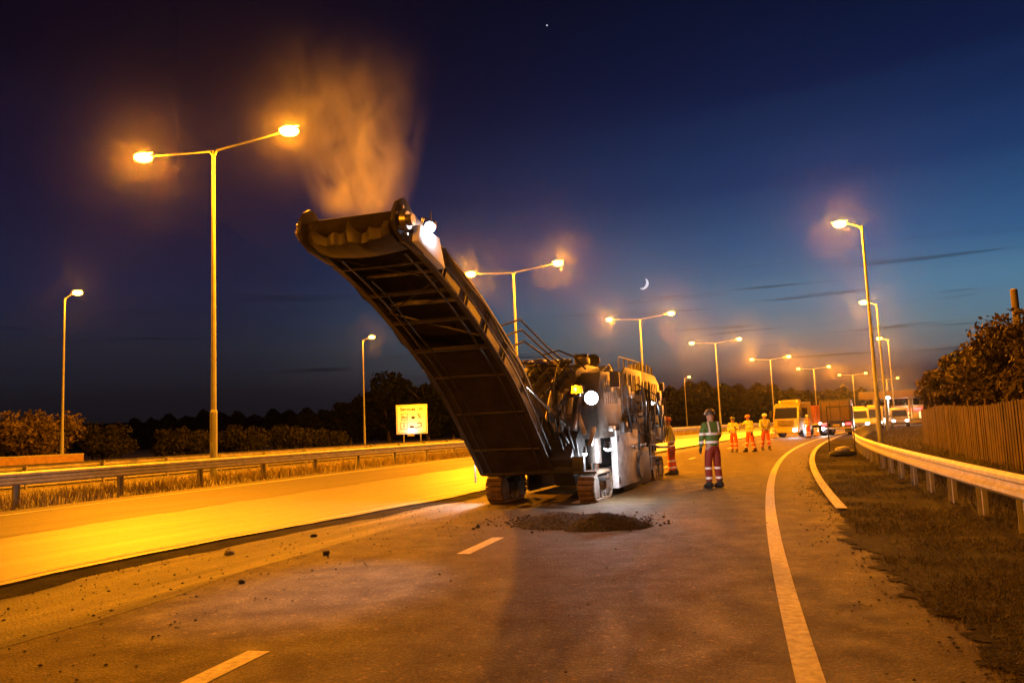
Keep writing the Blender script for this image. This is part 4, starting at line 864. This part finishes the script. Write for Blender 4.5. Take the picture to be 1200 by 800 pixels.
# ------------------------------------------------------------------ lorries
def wheel(parent, c, ax, r, w):
    ax = Vector(ax); mb = MB(); mb.cyl(Vector(c)-ax*w/2, Vector(c)+ax*w/2, r, n=24); wh = mb.build('wheel', 'rubber', parent)
    MB().cyl(Vector(c)-ax*(w/2+.015), Vector(c)+ax*(w/2+.015), r*.55, n=18).build('rim', 'dirtysteel', wh)
def lorry_front(x, y, rz, label, paint, beacon=True, L_=6.5, hl=1.0):
    t = empty('lorry', (x, y, ground(x, y)), rz); tag(t, label, 'lorry')      # front faces -Y
    mb = MB(); mb.prism([(-1.2, 0, .55), (-1.2, -.05, 1.5), (-1.2, .22, 2.65), (-1.2, .5, 2.85), (-1.2, 2.1, 2.9), (-1.2, 2.1, .55)], (2.4, 0, 0), bev=.07); cb = mb.build('cab', paint, t)
    mb = MB(); mb.prism([(-1.05, -.075, 1.58), (1.05, -.075, 1.58), (1.0, .16, 2.48), (-1.0, .16, 2.48)], (0, .03, .0)); mb.build('windscreen', 'glass', cb)
    for s_ in (-1, 1): MB().prism([(s_*1.205, .25, 1.6), (s_*1.205, 1.4, 1.6), (s_*1.205, 1.4, 2.4), (s_*1.205, .45, 2.4)], (s_*.01, 0, 0)).build('side_window', 'glass', cb); mb = MB(); mb.box((s_*1.4, .0, 2.0), (.22, .08, .5), bev=.03); mb.cyl((s_*1.15, .1, 2.3), (s_*1.4, .0, 2.2), .02, n=6); mb.build('mirror', 'black', cb)
    mb = MB(); [mb.box((0, -.05, .95+k*.11), (1.5, .06, .05), bev=.01) for k in range(5)]; mb.build('grille', 'black', cb)
    MB().box((0, -.1, .55), (2.45, .3, .34), bev=.06).build('bumper', paint, t)
    for s_ in (-1, 1): MB().box((s_*.92, -.26, .62), (.34, .06, .2), bev=.03).build('headlight', 'white_led' if s_ > 0 else 'truck_w', t)
    light('headlight_beam', 'SPOT', (.92, -.45, .62), 60*hl, (.9, .92, 1), t, .08, math.radians(120), (0, -1, -.25), .7)
    MB().box((0, 1.0, 3.0), (1.6, .5, .28), bev=.08).build('roof_deflector', paint, cb)
    if beacon:
        for s_ in (-1, 1): mb = MB(); mb.cyl((s_*.8, .6, 2.88), (s_*.8, .6, 3.1), .1, .08, n=14); mb.build('beacon', 'amber', cb)
    MB().box((0, 2.2+L_/2, .8), (.9, L_, .25), bev=.02).build('chassis', 'black', t)
    for yy in (1.0, 2.6+L_*.55, 2.6+L_*.55+1.3):
        for s_ in (-1, 1): wheel(t, (s_*1.02, yy, .5), (1, 0, 0), .5, .3)
    return t
def box_body(t, y0, L_, h, m, name='load_body'):
    mb = MB(); mb.box((0, y0+L_/2, 1.1+h/2), (2.45, L_, h), bev=.04); o = mb.build(name, m, t)
    for k in range(int(L_/.6)): 
        for s_ in (-1, 1): MB().box((s_*1.25, y0+.3+k*.6, 1.1+h/2), (.06, .08, h*.94), bev=.01).build('body_rib', m, o)
    return o
w = at(940, 512); t = lorry_front(w.x-.9, w.y+1, -.85, 'yellow lorry facing the camera with bright headlight beyond the three workers', 'truck_y', L_=3.0); box_body(t, 2.4, 2.8, 1.5, 'truck_o')
def tipper(x, y, rz, label):
    t = empty('lorry', (x, y, ground(x, y)), rz); tag(t, label, 'lorry')
    mb = MB(); mb.prism([(-1.22, 0, 1.15), (-1.22, -.1, 2.95), (-1.22, 6.2, 3.05), (-1.22, 6.4, 1.15)], (2.44, 0, 0), bev=.04); b_ = mb.build('tipper_body', 'truck_b', t)
    mb = MB(); mb.box((0, -.08, 2.05), (2.3, .06, 1.7), Matrix.Rotation(.055, 3, 'X'), bev=.02); tg = mb.build('tailgate', 'truck_b', b_)
    for x_ in (-1.1, -.38, .38, 1.1): MB().box((x_, -.13, 2.05), (.08, .08, 1.7), Matrix.Rotation(.055, 3, 'X'), bev=.01).build('tailgate_rib', 'brown', tg)
    for z in (1.25, 2.9): MB().box((0, -.12-.03*(z > 2), z), (2.4, .1, .12), bev=.02).build('tailgate_bar', 'brown', tg)
    for s_ in (-1, 1): MB().box((s_*.95, -.05, .95), (.4, .08, .16), bev=.02).build('tail_light', 'red', t); MB().box((s_*.9, .2, .55), (.5, .02, .6)).build('mud_flap', 'rubber', t)
    MB().box((0, .05, .62), (2.2, .1, .14), bev=.02).build('rear_bar', 'truck_w', t); MB().box((0, 3.6, .9), (.9, 7, .25)).build('chassis', 'black', t)
    MB().box((0, -.04, .85), (.52, .03, .14), bev=.004).build('number_plate', 'truck_y', t)
    for yy in (.9, 2.2, 6.9):
        for s_ in (-1, 1): wheel(t, (s_*1.0, yy, .5), (1, 0, 0), .5, .32)
    mb = MB(); mb.prism([(-1.2, 6.6, .6), (-1.2, 6.6, 2.9), (-1.2, 8.0, 2.8), (-1.2, 8.4, 1.6), (-1.2, 8.4, .6)], (2.4, 0, 0), bev=.06); mb.build('cab', 'truck_w', t)
    MB().sphere((-1.05, -.1, .6), .13, n=12).build('work_light', 'white_led', t); light('work_light_beam', 'SPOT', (-1.05, -.3, .6), 40, (.9, .93, 1), t, .08, math.radians(150), (0, -1, -.3), .6)
    return t
w = at(981, 510); tipper(w.x, w.y, -.42, 'dark brown tipper lorry seen from behind with red tail lights')
def van(x, y, rz, label, paint, lights=True, h=2.3, bar=True, rear=False):
    t = empty('van', (x, y, ground(x, y)), rz); tag(t, label, 'van')
    mb = MB(); mb.prism([(-.95, 0, .4), (-.95, -.05, .95), (-.95, .75, 1.25), (-.95, 1.35, h-.15), (-.95, 1.7, h), (-.95, 5.2, h), (-.95, 5.3, .4)], (1.9, 0, 0), bev=.08); b_ = mb.build('body', paint, t)
    MB().prism([(-.82, .80, 1.30), (.82, .80, 1.30), (.76, 1.30, h-.28), (-.76, 1.30, h-.28)], (0, -.03, .02)).build('windscreen', 'glass', b_)
    for s_ in (-1, 1): MB().prism([(s_*.955, 1.3, 1.3), (s_*.955, 2.1, 1.3), (s_*.955, 2.1, h-.35), (s_*.955, 1.55, h-.35)], (s_*.012, 0, 0)).build('side_window', 'glass', b_); MB().box((s_*.72, -.03, .8), (.3, .08, .2), bev=.04).build('headlight', 'white_led' if lights else 'truck_w', b_); MB().box((s_*1.08, 1.15, 1.4), (.16, .08, .24), bev=.03).build('mirror', 'black', b_)
    MB().box((0, -.08, .5), (1.85, .16, .22), bev=.04).build('bumper', 'black', b_)
    if bar: MB().box((0, 1.9, h+.09), (1.3, .22, .14), bev=.04).build('light_bar', 'amber', b_)
    for yy in (.9, 4.2):
        for s_ in (-1, 1): wheel(t, (s_*.88, yy, .34), (1, 0, 0), .34, .22)
    if lights: light('headlight_beam', 'SPOT', (.6, -.3, .8), 60, (1, .9, .75), t, .08, math.radians(120), (0, -1, -.25), .7)
    return t
w = at(1008, 506.5); van(w.x, w.y, -.35, 'pale van with headlights on parked right of the tipper lorry', 'truck_w')
w = at(1024, 503.5); van(w.x, w.y, -.5, 'yellow works van between the pale van and the tall right-hand street lamp', 'truck_y', h=2.5)
w = at(1002, 503.0); van(w.x-1, w.y+6, -.5, 'van with its headlights on half hidden behind the tipper lorry', 'truck_w', bar=False)
for px, py, sz, lb in ((1016, 502.5, 0, 'small pale van with an amber light bar behind the yellow works van'), (1034, 501.5, 1, 'white van just left of the tall right-hand lamp pole foot')):
    w = at(px, py); van(w.x, w.y+6*sz, -.6+.3*sz, lb, 'truck_w')
w = at(1046, 501); van(w.x+1, w.y, -.4, 'van with headlights on in front of the filling station', 'truck_w', bar=False)
def cone(px, py, lb):
    q = at(px, py); t = empty('traffic_cone', q); tag(t, lb, 'traffic cone', 'traffic cones on the closed road')
    MB().box((0, 0, .02), (.38, .38, .04), bev=.01).build('base', 'rubber', t); MB().cyl((0, 0, .04), (0, 0, .72), .15, .03, 16).build('body', 'truck_o', t); MB().cyl((0, 0, .36), (0, 0, .54), .099, .067, 16).build('band', 'signw', t)
for px, py, lb in ((907, 513, 'traffic cone between the rightmost distant worker and the yellow lorry'), (958, 511, 'traffic cone between the yellow lorry and the tipper lorry'), (1006, 508, 'traffic cone just right of the tipper lorry')): cone(px, py, lb)
# ------------------------------------------------------------------ filling station at the far right
def station():
    c = atd(1062, 486, 165); t = empty('filling_station', (c.x, c.y, 0), -.55); tag(t, 'filling station canopy and red-fronted shop beyond the end of the wooden fence', 'filling station')
    MB().box((2, 0, 5.6), (20, 9, 1.5), bev=.05).build('canopy', 'canopy', t)
    for x in (-5.5, 1, 8):
        for y in (-2.5, 2.5): MB().cyl((x, y, 0), (x, y, 4.9), .22, n=10).build('column', 'truck_w', t)
    for x in (-4, 2, 7): MB().box((x, -2.5, .9), (1.0, .6, 1.8), bev=.05).build('fuel_pump', 'truck_w', t)
    sh = MB().box((3, 9, 1.7), (13, 5, 3.4), bev=.03).build('shop', 'brick', t); MB().box((2.5, 6.4, 2.5), (12, .2, .45), bev=.02).build('fascia', 'red', sh)
    for x in (-.5, 3.0, 6.5): MB().box((x, 6.45, 1.2), (2.4, .08, 1.6)).build('shop_window', 'shoplit', sh)
    for x in (-3.5, 1, 6): MB().box((x, -1, 4.82), (.8, .8, .06)).build('canopy_light', 'truck_w', t)
    light('canopy_light', 'POINT', (0, 5, 3.4), 60, (1, .8, .5), t, .3)
    light('canopy_light', 'POINT', (7, 5, 3.4), 90, (1, .8, .5), t, .3)
station()
w = atd(1040, 466, 120); t = empty('floodlight_tower', (w.x, w.y, 0)); tag(t, 'white floodlight on a thin mast left of the filling station', 'floodlight')
MB().cyl((0, 0, 0), (0, 0, w.z), .06, n=8).build('mast', 'galv_old', t); hd_ = MB().box((0, 0, w.z), (.7, .3, .4), bev=.05).build('lamp_head', 'black', t); MB().sphere((0, -.16, w.z), .3, (1, .4, .7)).build('lens', 'white_led', hd_)
light('flood', 'POINT', (0, -.5, w.z), 400, (.95, .97, 1), hd_, .2)
# ------------------------------------------------------------------ telegraph pole at the right edge
w = atd(1202, 470, 44); t = empty('telegraph_pole', (w.x, w.y, 0)); tag(t, 'dark telegraph pole rising behind the trees at the right edge', 'pole')
MB().cyl((0, 0, 0), (0, 0, 8.1), .24, .18, 12).build('pole', 'bark', t); MB().cyl((0, 0, 8.1), (0, 0, 8.16), .2, .12, 12).build('cap', 'galv_old', t)
# ------------------------------------------------------------------ sign stand with sandbags on the verge
def stand():
    a = at(975, 534, .03); b = at(1001, 534, .03); c = (a+b)/2; t = empty('sign_stand', c, -.35); tag(t, 'empty temporary sign frame weighted with sandbags on the verge by the kerb line', 'sign frame'); w_ = (b-a).length/2
    mb = MB()
    for s_ in (-1, 1): mb.box((s_*w_, 0, .95), (.045, .04, 1.95), bev=.004)
    mb.box((0, 0, 1.92), (2*w_, .04, .045), bev=.004); mb.box((0, 0, .45), (2*w_, .04, .04), bev=.004); mb.build('frame', 'black', t)
    for s_ in (-1, 1): MB().box((s_*w_, .0, .03), (.05, .9, .05), bev=.005).build('foot', 'black', t)
    return c, w_
SC_, w_ = stand()
for k, (dx, dz, lb) in enumerate(((-.2, .06, 'left sandbag lying on the foot of the sign frame'), (.22, .06, 'right sandbag lying on the foot of the sign frame'), (.0, .2, 'topmost sandbag on the foot of the sign frame'))):
    mb = MB(); mb.sphere((0, 0, 0), .33, (1, .62, .40), 16); o = mb.build('sandbag', 'rubber' if k < 2 else 'truck_w'); o.location = SC_+Vector((dx, -.03, dz+.04)); o.rotation_euler = (0, 0, -.3+.3*k); tag(o, lb, 'sandbag', 'sandbags on the sign frame')
# ------------------------------------------------------------------ planings heap, lumps, grit
def heap(name, c, rx, ry, h, label, rz=0, m='heap', res=84, seed=1):
    r = np.random.default_rng(seed); V = []; Fc = []
    ph = r.uniform(0, 6.28, 12)
    def hgt(u, v):
        d = math.hypot(u, v); ang = math.atan2(v, u); edge = 1+.12*math.sin(2*ang+ph[0])+.08*math.sin(3*ang+ph[1])+.05*math.sin(7*ang+ph[2])
        d /= edge; z = max(0, 1-d*d)**1.9*(1 if d < 1 else 0)
        return z*(1+.15*math.sin(u*5+ph[3])*math.cos(v*4+ph[4])) if d < 1 else 0
    for i in range(res+1):
        for j in range(res+1):
            u = -1.25+2.5*i/res; v = -1.25+2.5*j/res; z = hgt(u, v)*h; V.append((u*rx, v*ry, z+(r.normal(0, .016) if z > .004 else -.03)))
    for i in range(res):
        for j in range(res): a = i*(res+1)+j; Fc.append((a, a+1, a+res+2, a+res+1))
    o = np_mesh(name, V, Fc, m); o.location = c; o.rotation_euler = (0, 0, rz); tag(o, label, 'rubble heap'); return o
c = at(712, 620); heap('planings_heap', c+Vector((0, .25, 0)), .66, .6, .21, 'dark pointed heap of planings on the road in front of the milling machine', -.3, seed=3)
c = at(655, 618); heap('planings_heap', c+Vector((0, .5, 0)), .85, .75, .16, 'flatter spread heap of planings left of the pointed heap', -.2, seed=5)
def lump(k, px, py, s, lb):
    bm = bmesh.new(); bmesh.ops.create_icosphere(bm, subdivisions=2, radius=1); r = random.Random(k)
    for v in bm.verts: v.co *= 1+r.uniform(-.25, .2); v.co.z *= .6
    me = bpy.data.meshes.new('asphalt_lump'); bm.to_mesh(me); bm.free(); me.materials.append(MT['heap' if k % 2 == 0 else 'stone']); o = bpy.data.objects.new('asphalt_lump', me); COL.objects.link(o)
    i, u = su(*at(px, py).xy); q = at(px, py, float(zu(u))); o.location = q+Vector((0, 0, s*.35)); o.scale = (s, s*.8, s); o.rotation_euler = (0, 0, r.uniform(0, 6)); tag(o, lb, 'asphalt lump', 'lumps of asphalt lying on the road')
lump(0, 283, 683, .045, 'small dark lump of asphalt left of the white-lit patch of road'); lump(2, 382, 650, .06, 'dark asphalt lump just above the white-lit patch of road'); lump(4, 368, 629, .055, 'dark asphalt lump beside the cut strip above the white-lit patch')
lump(1, 268, 650, .07, 'pale broken lump beside the dark cut strip'); lump(3, 689, 708, .016, 'lower of two tiny pale stones in the middle of the road'); lump(5, 720, 679, .014, 'upper of two tiny pale stones in the middle of the road'); lump(6, 560, 618, .05, 'dark asphalt lump left of the planings heaps'); lump(8, 555, 620, .035, 'smaller asphalt lump left of the planings heaps')
def grit():
    n = 8200; r = rng; k = r.integers(0, 4, n); I = np.zeros(n); U = np.zeros(n)
    for q in range(n):
        if k[q] < 2: i = int(r.integers(90, 230)); I[q] = i; U[q] = us_(i)+r.normal(0, .35)
        elif k[q] == 2: i = int(115+abs(r.normal(0, 45))); I[q] = i; U[q] = r.uniform(us_(i)-3.6, us_(i))
        else: i = int(112+abs(r.normal(0, 50))); I[q] = i; U[q] = r.uniform(-2.2, us_(i)) if q % 4 == 0 else vj(i)+r.normal(.05, .16)
    V = []; Fc = []; oc = [(1, 0, 0), (0, 1, 0), (-1, 0, 0), (0, -1, 0), (0, 0, 1), (0, 0, -.5)]; fc = [(0, 1, 4), (1, 2, 4), (2, 3, 4), (3, 0, 4), (1, 0, 5), (2, 1, 5), (3, 2, 5), (0, 3, 5)]
    for q in range(n):
        c = pu(I[q], U[q], .008)+Vector((r.uniform(-.25, .25), r.uniform(-.25, .25), 0)); s = .006+.014*r.random()**3; a = r.uniform(0, 6.28); b0 = len(V)
        for x, y, z in oc: j = r.uniform(.7, 1.3); V.append((c.x+(x*math.cos(a)-y*math.sin(a))*s*j, c.y+(x*math.sin(a)+y*math.cos(a))*s*j, c.z+z*s*.7))
        Fc += [tuple(b0+w for w in f) for f in fc]
    for q in range(2200):
        cc = at(*((700, 612) if q % 2 else (650, 612))); c = cc+Vector((r.normal(0, .5), r.normal(.15, .45), .01)); s = .008+.03*r.random()**4; a = r.uniform(0, 6.28); b0 = len(V)
        for x, y, z in oc: j = r.uniform(.6, 1.4); V.append((c.x+(x*math.cos(a)-y*math.sin(a))*s*j, c.y+(x*math.sin(a)+y*math.cos(a))*s*j, c.z+z*s*.8))
        Fc += [tuple(b0+w for w in f) for f in fc]
    o = np_mesh('loose_grit', V, Fc, 'heap'); tag(o, kind='stuff'); o['label'] = 'loose grit scattered over the planed road'
grit()
# ------------------------------------------------------------------ moon and evening star
c = atd(754, 332, 6000); R_ = 6.2/F*6000
mb = MB(); pts = []; th = math.radians(-28)
prof = [(math.cos(a), math.sin(a)) for a in [math.radians(-88+176*k/20) for k in range(21)]]+[(math.cos(a)*.55, math.sin(a)) for a in [math.radians(86-172*k/20) for k in range(21)]]
mb.prism([c+RI*(R_*(x*math.cos(th)-y*math.sin(th)))+UP*(R_*(x*math.sin(th)+y*math.cos(th))) for x, y in prof], Vector((0, 30, 0)))
MT['moon'] = mat('moonlit_surface', (.8, .8, .8), 1, emit=(.85, .88, 1), estr=.10); tag(mb.build('moon', 'moon'), kind='structure')
MB().sphere(atd(641, 30, 6000), 5.5, n=10).build('star', 'moon')['kind'] = 'structure'
# ------------------------------------------------------------------ steam over the conveyor end
def steam():
    m = bpy.data.materials.new('steam'); m.use_nodes = True; t = m.node_tree; t.nodes.clear(); nn = t.nodes.new; lk = t.links.new
    tcn = nn('ShaderNodeTexCoord'); sp = nn('ShaderNodeSeparateXYZ'); lk(tcn.outputs['Object'], sp.inputs[0])
    def mt(op, a, c=None, cl=False):
        n = nn('ShaderNodeMath'); n.operation = op; n.use_clamp = cl
        for i, v in ((0, a), (1, c)):
            if v is None: continue
            if isinstance(v, (int, float)): n.inputs[i].default_value = v
            else: lk(v, n.inputs[i])
        return n.outputs[0]
    mp_ = nn('ShaderNodeMapping'); mp_.inputs['Scale'].default_value = (1.5, 1.5, .8); lk(tcn.outputs['Object'], mp_.inputs[0])
    no = nn('ShaderNodeTexNoise'); no.inputs['Scale'].default_value = 1.15; no.inputs['Detail'].default_value = 5; no.inputs['Distortion'].default_value = 1.3; lk(mp_.outputs[0], no.inputs['Vector'])
    z = sp.outputs[2]; ax = mt('MULTIPLY', mt('MULTIPLY', z, z), STEAM_LEAN); w_ = mt('ADD', mt('MULTIPLY', z, .26), .62)
    dx = mt('DIVIDE', mt('SUBTRACT', sp.outputs[0], ax), w_); dy = mt('DIVIDE', sp.outputs[1], w_)
    r2_ = mt('ADD', mt('MULTIPLY', dx, dx), mt('MULTIPLY', dy, dy)); rad = mt('POWER', mt('SUBTRACT', 1.0, mt('MULTIPLY', r2_, .62), True), 1.8)
    fade = mt('POWER', mt('SUBTRACT', 1.0, mt('DIVIDE', z, 3.0), True), 2.0); up = mt('MULTIPLY', z, 4.0, True); up = mt('MINIMUM', mt('ADD', up, .2), 1.0)
    nz = mt('MULTIPLY', mt('SUBTRACT', no.outputs[0], .36, False), 3.2, True)
    den = mt('MULTIPLY', mt('MULTIPLY', mt('MULTIPLY', rad, fade), up), nz)
    pv = nn('ShaderNodeVolumePrincipled'); pv.inputs['Color'].default_value = (.95, .95, .95, 1); pv.inputs['Anisotropy'].default_value = .35
    lk(mt("MULTIPLY", den, .75), pv.inputs['Density']); o = nn('ShaderNodeOutputMaterial'); lk(pv.outputs[0], o.inputs['Volume'])
    b_ = TIP[0]; mb = MB(); mb.box((-.1, 0, 1.5), (4.2, 3.4, 3.0)); ob = mb.build('steam', m, smooth=False); ob.location = b_+Vector((0, 0, .0)); tag(ob, kind='stuff'); ob['label'] = 'amber-lit steam rising from the conveyor end'
STEAM_LEAN = -.035
steam()
def dust():  # small dust volume added so the work light gets a halo
    m = bpy.data.materials.new('glow_dust'); m.use_nodes = True; t = m.node_tree; t.nodes.clear(); nn = t.nodes.new; lk = t.links.new
    tcn = nn('ShaderNodeTexCoord'); gr = nn('ShaderNodeTexGradient'); gr.gradient_type = 'QUADRATIC_SPHERE'; mp_ = nn('ShaderNodeMapping'); mp_.inputs['Scale'].default_value = (1.0, 1.0, 1.1); lk(tcn.outputs['Object'], mp_.inputs[0]); lk(mp_.outputs[0], gr.inputs[0])
    no = nn('ShaderNodeTexNoise'); no.inputs['Scale'].default_value = 1.4; lk(tcn.outputs['Object'], no.inputs['Vector'])
    a = nn('ShaderNodeMath'); a.operation = 'MULTIPLY'; lk(gr.outputs['Fac'], a.inputs[0]); lk(no.outputs[0], a.inputs[1]); b_ = nn('ShaderNodeMath'); b_.operation = 'MULTIPLY'; lk(a.outputs[0], b_.inputs[0]); b_.inputs[1].default_value = 1.3
    pv = nn('ShaderNodeVolumePrincipled'); pv.inputs['Color'].default_value = (.95, .93, .9, 1); pv.inputs['Anisotropy'].default_value = .55; lk(b_.outputs[0], pv.inputs['Density']); o = nn('ShaderNodeOutputMaterial'); lk(pv.outputs[0], o.inputs['Volume'])
    mb = MB(); mb.box((0, 0, 0), (2.2, 2.2, 2.0)); ob = mb.build('glow_dust_cloud', m, smooth=False); ob.location = atd(694, 468, 17.6); tag(ob, kind='stuff'); ob['label'] = 'dust volume added around the work light to give it a glow'
dust()
# ------------------------------------------------------------------ night air
def haze(den):
    m = bpy.data.materials.new('haze'); m.use_nodes = True; t = m.node_tree; t.nodes.clear()
    pv = t.nodes.new('ShaderNodeVolumePrincipled'); pv.inputs['Density'].default_value = den; pv.inputs['Color'].default_value = (.92, .9, .88, 1); pv.inputs["Anisotropy"].default_value = .965
    o = t.nodes.new('ShaderNodeOutputMaterial'); t.links.new(pv.outputs[0], o.inputs['Volume'])
    mb = MB(); mb.box((0, 0, 0), (1960, 1960, 34)); ob = mb.build('haze', m, smooth=False); ob.location = (0, 0, 14.8); tag(ob, kind='stuff'); ob['label'] = 'thin dusty night air'
HAZE = 0.000075
if HAZE: haze(HAZE)
SC.cycles.volume_step_rate = 1.0; SC.cycles.volume_bounces = 0
